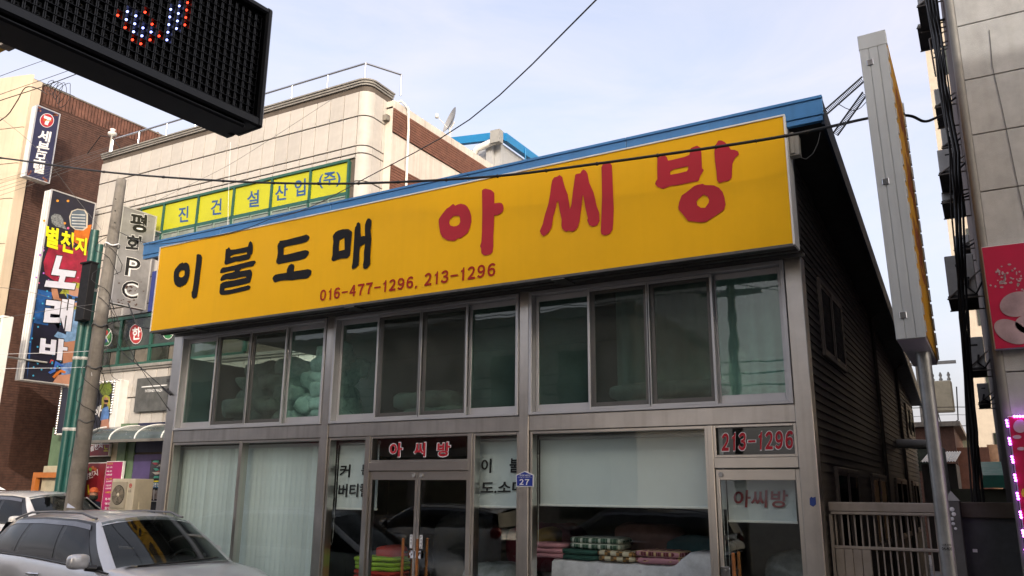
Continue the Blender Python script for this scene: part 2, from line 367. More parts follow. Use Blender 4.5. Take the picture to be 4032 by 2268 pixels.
def door(x0, x1, hx, ztop=2.065, sticker=True):
    d = rect_frame(x0, x1, .015, ztop, 8.985, 9.03, .042, .042, .12, .115).build('door', m_steel2, shop)
    pane(x0+.042, x1-.042, .135, ztop-.115, 9.003, m_glass, d)
    for yy in (8.90, 9.115):
        q = MB(); q.cyl((hx, yy, .42), (hx, yy, 1.20), .019, n=10); q.lathe([(.0, .012), (.012, .01), (.019, 0)], (hx, yy, 1.20), 10); q.build('handle', m_wood, d)
    for z in (.55, 1.03): MB().cyl((hx, 8.905, z), (hx, 9.11, z), .010, n=8).build('handle_fixing', m_chrome, d)
    q = MB(); s = 1 if hx < (x0+x1)/2 else -1
    e = x0 if s > 0 else x1
    q.bbox(e+s*.004, e+s*.105, 8.968, 8.984, .955, 1.06, b=.006); q.cyl((e+s*.055, 8.968, 1.01), (e+s*.055, 8.955, 1.01), .018, n=12); q.build('lock_plate', m_chrome, d)
    q = MB(); q.cyl((e+s*.06, 8.99, ztop-.055), (e+s*.06, 8.967, ztop-.055), .025, n=12); q.build('pivot_cap', m_grey, d)
    if sticker:
        q = MB(); q.box(e+s*.055, e+s*.10, 8.998, 9.0015, 1.08, 1.25); q.build('sticker', m_label, d)
        for i, c in enumerate('당기시오'[:4] if s > 0 else '미시오'):
            z = 1.215-i*.042; xa, xb = sorted((e+s*.065, e+s*.09)); letters('sticker_text', c, (xa, 8.996, z), (xb, 8.996, z), (xa, 8.996, z+.026), m_inktxt, d, .01)
    return d
door(-7.472, -6.657, -6.79); door(-6.653, -5.838, -6.56); door(-2.637, -1.752, -2.47, sticker=False)
# interior shell
sw = -11.85
boxo('interior_floor', (-11.86, -1.60, 9.16, 15, -.02, .01), m_roomf, shop)
boxo('upper_floor', (-11.84, -1.60, 9.145, 15, zr(.755), zr(.925)), m_room, shop)
boxo('interior_wall', (-11.84, -1.60, 14.9, 15.0, .012, zr(.75)), m_room, shop)
boxo('interior_wall', (-11.84, -1.60, 13.5, 13.6, zr(.93), zr(2.7)), m_room, shop)
boxo('upper_ceiling', (-11.84, -1.60, 9.14, 15, zr(2.70), zr(2.78)), m_room, shop)
boxo('outer_wall', (-11.868, -11.845, 9.142, 22.4, 0, zr(2.2)), m_siding, shop)
boxo('rear_wall', (-11.84, -1.64, 22.3, 22.4, 0, zr(2.2)), m_siding, shop)
# ---- side wall: lapped planks cut at the mono-pitch roof, real window openings as framed units set proud of it
roofz = lambda y: zr(3.86-(y-8.45)*(3.86-2.22)/(22.4-8.45))
side = MB().hexa([(-1.70,9.142,0),(-1.60,9.142,0),(-1.60,22.35,0),(-1.70,22.35,0),(-1.70,9.142,roofz(9.142)),(-1.60,9.142,roofz(9.142)),(-1.60,22.35,roofz(22.35)),(-1.70,22.35,roofz(22.35))]).build('side_wall', m_siding, shop)
z = 0.02; pitch = .0925; pm = {}
i = 0
while z < roofz(9.2)-.02:
    y1 = min(22.36, 8.45+(3.86-(z+pitch-CZ))*(22.4-8.45)/(3.86-2.22)) if z+pitch > roofz(22.36) else 22.36
    if y1 > 9.4:
        L = y1-9.142
        q = MB(); q.add([(-1.598,0,0),(-1.566,0,-.004),(-1.582,0,pitch*1.02),(-1.598,0,pitch*1.02),(-1.598,1,0),(-1.566,1,-.004),(-1.582,1,pitch*1.02),(-1.598,1,pitch*1.02)], [(0,1,2,3),(7,6,5,4),(1,5,6,2),(0,4,5,1),(3,2,6,7),(0,3,7,4)])
        me = pm.get('p') or pm.setdefault('p', q.mesh('plank'))
        o = link('plank', me, m_siding, side); o.location = (0, 9.142, z); o.scale = (1, L, 1)
    z += pitch; i += 1
m_winf = mat('side_window_frame', (.17, .145, .125), .5, .2, var=.1, streak=.2)
def sidewin(y0, y1, z0, z1, halves=2):
    q = MB(); fx0, fx1 = -1.62, -1.535; t = .055
    q.bbox(fx0, fx1, y0, y0+t, z0, z1, b=.006); q.bbox(fx0, fx1, y1-t, y1, z0, z1, b=.006); q.bbox(fx0, fx1-.002, y0+t, y1-t, z0, z0+t, b=.006); q.bbox(fx0, fx1-.002, y0+t, y1-t, z1-t, z1, b=.006)
    w = q.build('side_window', m_winf, shop); n = halves
    for k in range(n):
        a = y0+t+k*(y1-y0-2*t)/n; b = y0+t+(k+1)*(y1-y0-2*t)/n; x = -1.56+.012*(k % 2)
        s = MB(); s.box(x-.01, x+.01, a, a+.04, z0+t, z1-t); s.box(x-.01, x+.01, b-.04, b, z0+t, z1-t); s.box(x-.009, x+.009, a+.04, b-.04, z0+t, z0+t+.04); s.box(x-.009, x+.009, a+.04, b-.04, z1-t-.04, z1-t); s.build('sash', m_winf, w)
        boxo('pane', (x-.003, x+.003, a+.04, b-.04, z0+t+.04, z1-t-.04), glass('side_glass', (.25, .28, .27), .12), w)
sidewin(9.90, 11.53, zr(1.58), zr(2.52)); sidewin(20.1, 21.9, zr(1.26), zr(2.02))
for a, b in ((10.0, 11.68), (13.1, 14.9), (16.4, 18.4), (19.8, 21.3)): sidewin(a, b, zr(-.75), zr(.32))
for y in (15.0, 18.55): MB().tube([(-1.54, y, .05), (-1.54, y, roofz(y)-.12), (-1.40, y, roofz(y)+.0)], .03, 8).build('downpipe', m_siding, shop)
# ---- mono-pitch roof with blue front fascia
e0, e1 = -12.28, -1.13
rf = MB(); ef = lambda y: -1.13-(y-8.45)*.22/13.95
def rs(dz0, dz1, xa0, xa1, xb0, xb1, y0=8.47, y1=22.7):
    return [(xa0,y0,roofz(y0)+dz0),(xa1,y0,roofz(y0)+dz0),(xb1,y1,roofz(y1)+dz0),(xb0,y1,roofz(y1)+dz0),(xa0,y0,roofz(y0)+dz1),(xa1,y0,roofz(y0)+dz1),(xb1,y1,roofz(y1)+dz1),(xb0,y1,roofz(y1)+dz1)]
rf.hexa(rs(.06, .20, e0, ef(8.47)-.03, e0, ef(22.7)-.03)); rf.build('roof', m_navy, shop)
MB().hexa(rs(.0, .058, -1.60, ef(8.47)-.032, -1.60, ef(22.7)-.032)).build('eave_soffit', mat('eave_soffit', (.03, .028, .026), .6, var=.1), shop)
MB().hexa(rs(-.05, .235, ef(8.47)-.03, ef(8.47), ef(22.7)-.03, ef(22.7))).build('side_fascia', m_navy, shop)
xs = [e0, -10.35, -8.0, -5.6, -3.35, -1.125]
for a, b in zip(xs, xs[1:]):
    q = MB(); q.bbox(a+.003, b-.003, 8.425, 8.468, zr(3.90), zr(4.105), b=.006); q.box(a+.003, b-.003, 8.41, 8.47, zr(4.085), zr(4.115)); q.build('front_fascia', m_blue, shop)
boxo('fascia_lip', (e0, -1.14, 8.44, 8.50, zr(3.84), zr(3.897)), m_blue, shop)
# wall strip above the windows, hidden behind the sign
boxo('front_wall', (-11.86, -1.57, 8.97, 9.13, zr(2.76), zr(3.83)), m_siding, shop)
# soffit planks between the sign and the glazing
soff = boxo('soffit', (-11.86, -1.52, 8.655, 8.96, zr(2.585), zr(2.60)), m_soffit, shop)
x = -11.86; sm = MB().bbox(.004, .286, 8.655, 8.962, zr(2.562), zr(2.584), b=.006).mesh('soffit_plank')
while x < -1.78:
    o = link('soffit_plank', sm, m_soffit, soff); o.location.x = x; x += .29
boxo('soffit_trim', (-11.86, -1.52, 8.925, 8.963, zr(2.525), zr(2.56)), m_aludk, shop)

# ================================================================== yellow sign
SY = 8.4
sg = thing('shop_sign', 'long yellow fascia sign box with big red and black brush lettering and phone numbers', 'sign', (-6.6, 8.4, zr(2.52)))
sx0, sx1, sz0, sz1 = -11.775, -1.525, zr(2.52), zr(3.957)
# sheet slightly buckled
nx, nz = 90, 14; P = []
for i in range(nx+1):
    row = []
    for j in range(nz+1):
        xx = sx0+(sx1-sx0)*i/nx; zz = sz0+(sz1-sz0)*j/nz
        e = min(i, nx-i, j*2, (nz-j)*2)
        row.append((xx, SY+.006*noise.noise((xx*.9, 0, zz*1.1+3))*min(1, e/3), zz))
    P.append(row)
MB().grid(P).build('sign_face', m_yellow, sg)
boxo('sign_box', (sx0, sx1, SY+.012, SY+.245, sz0+.004, sz1-.004), mat('sign_box_grey', (.20, .19, .18), .6, var=.1), sg)
q = MB(); t = .022
q.box(sx0-.012, sx1+.012, SY-.012, SY+.25, sz1-.002, sz1+.016); q.box(sx0-.014, sx0+.006, SY-.011, SY+.25, sz0-.01, sz1-.003); q.box(sx1-.006, sx1+.014, SY-.011, SY+.25, sz0-.01, sz1-.003)
q.build('sign_trim', m_white, sg)
m_bt = mat('sign_bottom_trim', (.10, .095, .088), .5, .3, var=.12, streak=.2)
q = MB(); q.bbox(sx0, sx1, SY-.008, SY+.05, sz0-.03, sz0+.006, b=.004); q.bbox(sx0, sx1, SY+.09, SY+.14, sz0-.022, sz0-.001, b=.004); q.bbox(sx0, sx1, SY+.19, SY+.25, sz0-.03, sz0+.002, b=.004); q.build('sign_bottom_trim', m_bt, sg)
for x in (-10.9, -7.6, -4.35): boxo('bracket', (x, x+.18, SY+.0, SY+.3, sz0-.045, sz0-.031), m_bt, sg)
A = Zr(lambda x, y: onY(x, y, SY), 660, 860, 4.2614); B = Zr(lambda x, y: onY(x, y, SY), 1040, 820, 3.9167)
C = Zr(lambda x, y: onY(x, y, SY), 1680, 700, 4.261); D = Zr(lambda x, y: onY(x, y, SY), 2080, 600, 4.025); E_ = Zr(lambda x, y: onY(x, y, SY), 2540, 520, 3.8143)
LF = (0, -.0085, 0); EX = (0, -.0012, 0)
def L(name, fn, m, *loops): px_poly(name, loops, fn, m, sg, LF, EX)
L('letter', A, m_black, [(262,740),(275,758),(300,742),(330,745),(355,765),(370,800),(380,880),(372,960),(345,1040),(325,1085),(270,1130),(235,1138),(220,1155),(175,1148),(130,1110),(112,1050),(108,980),(115,900),(135,850),(165,815),(205,765),(245,745)], [(237,868),(290,872),(295,900),(290,950),(265,985),(230,992),(200,980),(195,950),(200,915),(220,890)])
L('letter', A, m_black, [(495,610),(520,598),(565,612),(585,655),(575,760),(555,920),(535,1090),(515,1230),(495,1325),(440,1348),(412,1320),(408,1240),(425,1210),(440,1100),(465,900),(485,740)])
L('letter', A, m_black, [(985,515),(1005,515),(1038,482),(1065,528),(1150,520),(1290,490),(1355,475),(1375,405),(1400,382),(1425,410),(1437,470),(1435,540),(1420,605),(1400,610),(1395,650),(1370,685),(1290,705),(1210,722),(1150,722),(1070,750),(985,778),(965,765),(960,740),(970,700),(975,610)], [(1060,655),(1065,635),(1120,605),(1200,590),(1300,572),(1335,562),(1342,600),(1290,610),(1200,632),(1130,640),(1075,660)])
L('letter', A, m_black, [(890,880),(910,845),(935,825),(1020,815),(1130,790),(1270,750),(1400,720),(1470,708),(1487,738),(1455,780),(1430,805),(1340,820),(1245,845),(1220,865),(1215,890),(1330,870),(1395,860),(1418,890),(1425,930),(1415,1000),(1390,1075),(1330,1095),(1230,1120),(1130,1140),(1000,1165),(960,1175),(962,1210),(1080,1195),(1200,1165),(1320,1135),(1360,1122),(1390,1135),(1400,1155),(1375,1195),(1280,1220),(1150,1250),(1040,1275),(930,1285),(895,1280),(875,1240),(885,1150),(890,1105),(930,1075),(1000,1055),(1100,1045),(1210,1020),(1325,995),(1320,975),(1225,990),(1130,1015),(1050,1025),(1000,1020),(905,1052),(890,1030),(905,990),(930,955),(980,930),(1080,910),(1128,895),(1130,872),(1050,885),(950,912),(890,920)])
L('letter', B, m_black, [(245,505),(350,490),(500,450),(620,420),(655,405),(695,425),(708,455),(690,495),(660,520),(580,545),(430,575),(350,590),(310,605),(305,720),(360,715),(480,685),(600,655),(650,648),(690,660),(700,690),(680,730),(640,775),(560,800),(400,830),(230,865),(200,850),(190,820),(205,770),(218,690),(212,580),(225,545),(240,530)])
L('letter', B, m_black, [(185,1025),(260,1010),(355,995),(358,945),(390,880),(425,858),(465,870),(475,905),(460,975),(560,960),(680,940),(720,950),(738,970),(730,1020),(690,1070),(660,1085),(540,1095),(440,1112),(330,1110),(260,1120),(175,1147),(155,1135),(135,1085),(150,1050),(175,1030)])
L('letter', B, m_black, [(1065,430),(1105,370),(1150,345),(1220,325),(1305,322),(1362,362),(1355,470),(1345,570),(1335,690),(1328,730),(1285,772),(1190,775),(1130,795),(1075,820),(1048,805),(1045,780),(1062,720),(1065,600),(1075,520)], [(1170,490),(1245,455),(1248,640),(1160,662),(1160,600)])
L('letter', B, m_black, [(1410,290),(1425,280),(1435,235),(1460,215),(1488,240),(1492,300),(1492,380),(1500,440),(1540,428),(1562,435),(1560,350),(1562,250),(1580,200),(1605,158),(1640,162),(1662,195),(1660,260),(1650,350),(1660,480),(1650,620),(1642,750),(1643,860),(1600,925),(1560,940),(1535,925),(1530,870),(1545,800),(1545,680),(1560,580),(1560,545),(1510,575),(1485,600),(1475,680),(1470,790),(1465,875),(1420,920),(1365,942),(1358,900),(1370,850),(1385,650),(1395,480),(1400,350)])
L('letter', C, m_red, [(210,700),(240,650),(340,520),(385,495),(450,440),(485,472),(530,450),(580,438),(650,455),(690,490),(730,560),(755,650),(758,740),(730,850),(690,930),(570,1020),(540,1015),(490,1040),(505,1052),(440,1060),(350,1050),(270,1000),(235,930),(218,830),(208,750)], [(385,730),(400,700),(455,645),(545,638),(565,670),(570,740),(550,785),(510,812),(460,820),(405,805),(385,770)])
L('letter', C, m_red, [(935,215),(960,195),(990,185),(1080,205),(1115,230),(1140,260),(1142,430),(1220,422),(1265,428),(1290,470),(1297,520),(1280,570),(1245,605),(1180,632),(1140,630),(1135,780),(1125,980),(1125,1150),(1110,1250),(1075,1285),(990,1308),(955,1295),(925,1265),(920,1185),(902,1150),(925,1080),(935,900),(940,600)])
L('letter', D, m_red, [(385,450),(415,400),(470,385),(500,362),(545,395),(555,450),(590,570),(630,670),(650,790),(665,905),(690,830),(710,640),(750,360),(770,345),(830,335),(850,300),(880,272),(920,300),(945,345),(970,480),(1040,640),(1065,740),(1090,860),(1130,960),(1135,1090),(1095,1160),(1030,1180),(970,1155),(940,1080),(950,1045),(910,880),(880,690),(865,685),(855,820),(830,1000),(820,1090),(785,1200),(740,1240),(705,1260),(640,1240),(615,1262),(580,1245),(545,1215),(530,1160),(535,1070),(500,910),(480,770),(455,800),(440,890),(400,1020),(380,1160),(370,1200),(320,1280),(250,1332),(210,1300),(190,1250),(235,1140),(270,990),(325,820),(350,680),(370,520)])
L('letter', D, m_red, [(1165,240),(1190,185),(1215,170),(1240,185),(1305,178),(1330,210),(1340,400),(1350,700),(1358,900),(1352,1120),(1340,1230),(1300,1290),(1220,1318),(1165,1300),(1155,1250),(1165,1000),(1175,700),(1170,400)])
L('letter', E_, m_red, [(190,370),(240,375),(285,342),(330,380),(350,432),(420,420),(600,375),(670,345),(690,245),(785,205),(838,240),(850,330),(858,550),(888,572),(840,650),(805,738),(700,755),(500,800),(380,812),(275,858),(190,825),(155,785),(165,745),(190,710),(185,540)], [(380,595),(440,560),(560,535),(650,515),(652,560),(630,592),(500,625),(385,645)])
L('letter', E_, m_red, [(1050,210),(1075,180),(1105,130),(1150,130),(1200,155),(1250,205),(1290,268),(1350,272),(1400,295),(1415,340),(1360,385),(1335,430),(1315,480),(1310,560),(1305,690),(1260,735),(1200,745),(1115,768),(1085,730),(1075,600),(1055,450),(1045,330)])
L('letter', E_, m_red, [(515,1060),(555,955),(620,910),(740,815),(790,795),(870,780),(900,798),(1040,805),(1110,840),(1165,900),(1195,980),(1212,1090),(1190,1170),(1060,1260),(920,1350),(850,1360),(760,1350),(650,1338),(590,1260),(510,1170),(503,1130)], [(775,1050),(810,1000),(885,942),(945,975),(965,1020),(960,1065),(905,1142),(840,1140),(790,1105)])
NB = Zr(lambda x, y: onY(x, y, SY), 1240, 1020, 3.4811)
digits('phone_number', '016-477-1296,', NB(70,578), NB(1412,388), NB(82,425), m_red2, sg, .03, (0, -.009, 0))
digits('phone_number', '213-1296', NB(1500,372), NB(2475,232), NB(1510,198), m_red2, sg, .03, (0, -.009, 0))

# ---- lettering on transoms
def zrow(name, body, x0, x1, z0, z1, y, m, parent, w=.02, lift=0): return letters(name, body, (x0, y-lift, z0), (x1, y-lift, z0), (x0, y-lift, z1), m, parent, w)
TF = Zr(lambda x, y: onY(x, y, 9.02), 1200, 1640, 2.307)
for ch, bl, br, tl in (('아', (772,365), (888,365), (780,240)), ('씨', (995,362), (1100,362), (1000,238)), ('방', (1205,365), (1322,362), (1212,238))):
    letters('letter', ch, TF(*bl), TF(*br), TF(*tl), m_whitel, t1, .052, (0, -.012, 0), .12)
    letters('letter', ch, TF(*bl), TF(*br), TF(*tl), m_red, t1, .035, (0, -.014, 0))
T2 = Zr(lambda x, y: onY(x, y, 9.02), 2050, 1600, 2.1696)
digits('letter', '213-1296', T2(1718,382), T2(2330,362), T2(1722,232), m_whitel, t2, .055, (0, -.012, 0), .10)
digits('letter', '213-1296', T2(1718,382), T2(2330,362), T2(1722,232), m_red, t2, .035, (0, -.014, 0))

# ================================================================== blinds inside
vb = thing('vertical_blind', 'pale vertical slat blind closed behind the big double pane beside the parked silver car', 'blind', (-10, 9.25, 2.4))
boxo('head_rail', (-11.80, -8.42, 9.2, 9.26, 2.44, 2.49), m_alu, vb)
sm_ = MB().grid([[(-.060+.12*i/6, .014*((i-3)/3)**2+e_, z_) for z_ in (.04, 2.44)] for e_ in (0, .002) for i in (range(7) if not e_ else range(6, -1, -1))]).mesh('slat'); x = -11.76
while x < -8.40:
    o = link('slat', sm_, m_slat, vb); o.location = (x, 9.235, 0); o.rotation_euler.z = R(9+random.uniform(-3, 3)); x += .104
def roller(x0, x1, zb, label, zt=2.5):
    t = thing('roller_blind', label, 'blind', ((x0+x1)/2, 9.2, 2.4))
    P = [[(x0+(x1-x0)*i/12, 9.2+.006*math.sin(i*1.7+x0)*(1-j/10), zb+(zt-zb)*j/10) for j in range(11)] for i in range(13)]
    q = MB(); q.grid(P); q.grid([[(a, b+.003, c) for a, b, c in r] for r in P]); q.build('fabric', m_blind, t)
    MB().cyl((x0, 9.2, zt-.03), (x1, 9.2, zt-.03), .03, n=10).build('roller_tube', m_alu, t)
    boxo('bottom_bar', (x0-.005, x1+.005, 9.188, 9.212, zb-.012, zb+.014), m_white, t, b=.004)
    q = MB(); cx = x0-.05; q.tube([(cx, 9.17, zt-.05), (cx, 9.17, zb-.45), (cx+.02, 9.17, zb-.5), (cx+.04, 9.17, zb-.45), (cx+.04, 9.17, zt-.05)], .003, 5); q.build('pull_cord', m_whitel, t)
    return t
m_bl = mat('blind_print', (.02, .02, .023), .7, var=.03)
zb1 = onY(1345, 2003, 9.2).z
rb1 = roller(onY(1334, 1850, 9.2).x, -7.50, zb1, 'white roller blind with curtain lettering in the narrow pane beside the slat blind')
rb2 = roller(onY(1889, 1850, 9.2).x, -4.98, onY(1950, 1996, 9.2).z, 'white roller blind lettered for bedding beside the blue house number plate')
rb3 = roller(onY(2127, 1850, 9.2).x, -2.60, onY(2480, 1995, 9.2).z, 'wide plain white roller blind half lowered above the patterned blankets')
rb4 = roller(onY(2864, 1920, 9.2).x, onY(3132, 1950, 9.2).x, onY(3000, 2055, 9.2).z, 'short white roller blind with red lettering behind the single glass door', 2.04)
BF = Zr(lambda x, y: onY(x, y, 9.185), 1200, 1640, 2.307)
for p, ch, bl, br, tl in ((rb1, '커', (312,553), (408,553), (322,436)), (rb1, '튼', (510,530), (590,527), (515,437)), (rb1, '버티칼', (300,735), (592,728), (310,615)), (rb2, '이', (1600,513), (1692,513), (1605,383)), (rb2, '불', (1858,510), (1955,510), (1862,380)), (rb2, '도.소매', (1595,705), (1990,700), (1605,590))):
    letters('letter', ch, BF(*bl), BF(*br), BF(*tl), m_bl, p, .025)
BF2 = Zr(lambda x, y: onY(x, y, 9.185), 2050, 1600, 2.1696)
letters('letter', '아씨방', BF2(1815,862), BF2(2280,868), BF2(1822,715), mat('faded_red_print', (.28, .035, .045), .7, var=.05), rb4, .022)

# house number plate
ap = thing('house_number_plate', 'small blue house shaped number plate on the steel pillar', 'sign', (-5.02, 8.93, 2.2))
AP = Zr(lambda x, y: onY(x, y, 8.925), 1200, 1640, 2.307)
px_poly('plate', [[(1918,532),(1998,495),(2078,530),(2076,640),(1922,636)]], AP, m_whitel, ap, (0, 0, 0), (0, .012, 0))
px_poly('plate_face', [[(1925,537),(1998,503),(2071,535),(2070,633),(1929,629)]], AP, mat('plate_blue', (.015, .04, .30), .35, var=.03), ap, (0, -.002, 0), (0, .001, 0))
digits('plate_number', '27', AP(1950,620), AP(2038,622), AP(1952,568), m_whitel, ap, .03, (0, -.004, 0))
letters('plate_text', '창궁로 88번길', AP(1952,543), AP(2050,545), AP(1953,524), m_whitel, ap, .005, (0, -.004, 0))
letters('plate_text', 'Changgung-ro 88beon-gil', AP(1938,556), AP(2062,558), AP(1938,548), m_whitel, ap, 0, (0, -.004, 0))

# ================================================================== goods inside
def sup(c, size, e=.45, n=12, m=20, amp=.02, seed=0, freq=4):
    """soft rounded slab"""
    P = []; rng = Vector((seed*7.3, seed*3.1, seed*1.7))
    sg_ = lambda t, p: math.copysign(abs(t)**p, t)
    for i in range(n+1):
        ph = -math.pi/2+math.pi*i/n; row = []
        for j in range(m+1):
            th = 2*math.pi*(j % m)/m
            p = Vector((sg_(math.cos(ph), e)*sg_(math.cos(th), e)*size[0]/2, sg_(math.cos(ph), e)*sg_(math.sin(th), e)*size[1]/2, sg_(math.sin(ph), e)*size[2]/2))
            p += Vector(c); d = noise.noise_vector(p*freq+rng)*amp; row.append(p+d)
        P.append(row)
    return P
def pattern(name, kind, a, b, c, scale):
    m = mat(name, a, .85, var=.15, vs_=8); n = m.node_tree.nodes; l = m.node_tree.links; bs = n['Principled BSDF']
    src = bs.inputs['Base Color'].links[0].from_socket; tc = n.new('ShaderNodeTexCoord')
    def mixin(fac, col):
        nonlocal src
        mx = n.new('ShaderNodeMix'); mx.data_type = 'RGBA'; l.new(fac, mx.inputs[0]); l.new(src, mx.inputs[6]); mx.inputs[7].default_value = (*col, 1); src = mx.outputs[2]
    def th(s, t, lt=False):
        q = n.new('ShaderNodeMath'); q.operation = 'LESS_THAN' if lt else 'GREATER_THAN'; l.new(s, q.inputs[0]); q.inputs[1].default_value = t; return q.outputs[0]
    if kind == 'plaid':
        for ax, col, sc_, t in (('X', b, scale, .72), ('Z', b, scale*1.6, .8), ('X', c, scale*2.7, .9), ('Y', c, scale, .8)):
            w = n.new('ShaderNodeTexWave'); w.bands_direction = ax; w.inputs['Scale'].default_value = sc_; w.wave_profile = 'SAW'; l.new(tc.outputs['Object'], w.inputs['Vector']); mixin(th(w.outputs[1], t), col)
    if kind == 'check':
        for sc_, col in ((scale, b), (scale*.5, c)):
            w = n.new('ShaderNodeTexChecker'); w.inputs['Scale'].default_value = sc_; l.new(tc.outputs['Object'], w.inputs['Vector']); q = n.new('ShaderNodeMath'); q.operation = 'MULTIPLY'; q.inputs[1].default_value = .8; l.new(w.outputs[1], q.inputs[0]); mixin(q.outputs[0], col)
    if kind == 'dots':
        w = n.new('ShaderNodeTexVoronoi'); w.inputs['Scale'].default_value = scale; w.inputs['Randomness'].default_value = .5; l.new(tc.outputs['Object'], w.inputs['Vector']); q = n.new('ShaderNodeMath'); q.operation = 'MULTIPLY'; q.inputs[1].default_value = .6; l.new(th(w.outputs[0], .27, True), q.inputs[0]); mixin(q.outputs[0], b)
    l.new(src, bs.inputs['Base Color']); return m
def folded(label, x, y, z, w, d, layers, mats, group='folded blankets in the shop window', h=.06, seed=1):
    t = thing('folded_blanket', label, 'blanket', (x, y, z), group)
    for k in range(layers):
        q = MB(); off = random.uniform(-.012, .012)
        q.grid(sup((x+off, y+off, z+h*(k+.5)), (w, d, h*1.12), .38, 10, 28, .012, seed+k, 5)); q.build('fold', mats[k % len(mats)], t)
    return t
TZ = onY(2200, 2203, 9.40).z; bxx = lambda a: onY(a, 2190, 9.45).x
tb = thing('display_table', 'low display table under a pale grey dotted cloth in the right hand shop window', 'table', (-3.8, 9.6, 0))
tcl = pattern('dotted_cloth', 'dots', (.66, .62, .66), (.42, .36, .44), (0, 0, 0), 7)
P = []
for i in range(41):
    xx = -4.86+(2.12)*i/40; row = []
    top = TZ if i < 29 else TZ+.15*min(1, (i-29)/4.0)-.02*max(0, (i-34)/6)
    for j, (yy, zz) in enumerate(((10.35, top), (9.9, top), (9.46, top+.0), (9.40, top-.03), (9.385, top-.15), (9.36, .6), (9.35, .05))):
        row.append((xx, yy+.02*math.sin(i*.9)*(j-2)/4, zz))
    P.append(row)
MB().grid(P).build('table_cloth', tcl, tb)
q = MB()
for xx in (-4.8, -2.8):
    for yy in (9.5, 10.3): q.box(xx-.025, xx+.025, yy-.025, yy+.025, 0, TZ-.04)
q.build('table_frame', m_grey, tb)
m_pinkb = mat('pink_blanket', (.55, .24, .28), .9, var=.15, vs_=6); m_dkgreen = mat('dark_green_blanket', (.018, .07, .055), .9, var=.2)
m_plaidg = pattern('green_plaid', 'plaid', (.03, .085, .05), (.55, .56, .50), (.30, .34, .30), 2.6); m_hound = pattern('brown_check', 'check', (.34, .17, .05), (.03, .025, .02), (.62, .55, .42), 26)
m_maroon = pattern('maroon_plaid', 'plaid', (.15, .02, .03), (.55, .38, .18), (.45, .20, .25), 3.4)
folded('pale pink blanket folded beside the green plaid one', (bxx(2095)+bxx(2225))/2, 9.68, TZ+.005, bxx(2235)-bxx(2095), .5, 3, [m_pinkb], seed=3)
folded('dark green blanket folded beneath the plaid one', (bxx(2207)+bxx(2360))/2, 9.66, TZ+.005, bxx(2360)-bxx(2207), .5, 2, [m_dkgreen], seed=9)
folded('green and white plaid blanket folded on the dark green one', (bxx(2232)+bxx(2440))/2, 9.70, TZ+.135, bxx(2440)-bxx(2232), .5, 2, [m_plaidg], seed=14, h=.065)
folded('brown checked blanket folded next to the maroon one', (bxx(2352)+bxx(2505))/2, 9.62, TZ+.005, bxx(2505)-bxx(2352), .45, 2, [m_hound], seed=21)
folded('maroon and cream plaid blanket folded on the display table', (bxx(2495)+bxx(2690))/2, 9.62, TZ+.005, bxx(2690)-bxx(2495), .45, 2, [m_maroon], seed=27, h=.072)
m_lime = mat('lime_blanket', (.32, .50, .03), .9, var=.15); m_redb = mat('red_blanket', (.50, .035, .02), .9, var=.15); m_greyb = mat('plastic_bag_grey', (.40, .42, .42), .25, var=.25, vs_=6); m_blueb = mat('blue_grey_blanket', (.14, .17, .24), .9, var=.2)
folded('stack of lime green and red blankets behind the glass double door', (onY(1385, 2220, 9.5).x+onY(1548, 2220, 9.5).x)/2, 9.72, onY(1460, 2193, 9.5).z-.372, onY(1548, 2220, 9.5).x-onY(1385, 2220, 9.5).x, .5, 6, [m_lime, m_redb, m_redb, m_lime, m_lime, m_lime], seed=31, h=.062)
for lab, c, s, m, sd in (('grey plastic wrapped bedding behind the right leaf of the double door', (-6.15, 10.3, .55), (1.0, .8, .6), m_greyb, 2), ('pale wrapped bedding on a low rack behind the narrow left pane', (-7.95, 9.8, .38), (.45, .5, .4), m_greyb, 5), ('dark red bundle of bedding deep in the shop', (-6.1, 11.6, 1.0), (1.2, .8, .7), mat('crimson_bundle', (.22, .02, .04), .8, var=.2), 7), ('ochre cushion behind the pane lettered for bedding', (-5.35, 10.2, 1.18), (.42, .3, .3), mat('ochre', (.30, .17, .02), .8, var=.2), 8), ('blue grey quilt behind the pane lettered for bedding', (-5.35, 9.7, .5), (.62, .5, .42), m_blueb, 9), ('dusky pink quilt at the back of the display table', (-3.9, 10.25, 1.22), (.9, .5, .42), mat('dusky', (.22, .12, .11), .9, var=.2), 11), ('teal quilt at the back of the display table', (-3.25, 10.2, 1.16), (.9, .45, .28), mat('teal_quilt', (.05, .11, .13), .9, var=.2), 12), ('white wrapped bundle behind the glass of the single door', (-2.15, 10.4, .6), (.7, .5, 1.1), m_greyb, 13), ('red orange roll of bedding on the rack behind the narrow left pane', (-7.75, 9.9, .95), (.4, .4, .16), m_redb, 15), ('charcoal bundle of bedding behind the left leaf of the double door', (-7.1, 10.9, .9), (1.0, .7, 1.2), mat('charcoal', (.05, .05, .055), .8, var=.2), 17)):
    tag(MB().grid(sup(c, s, .55, 16, 28, .05, sd, 4)).build('bedding_bundle', m), lab, 'bedding', 'bedding piled inside the shop')
m_bag = mat('milky_bag', (.74, .80, .78), .28, var=.22, vs_=5, bump=.4, bs=14)
k = 0
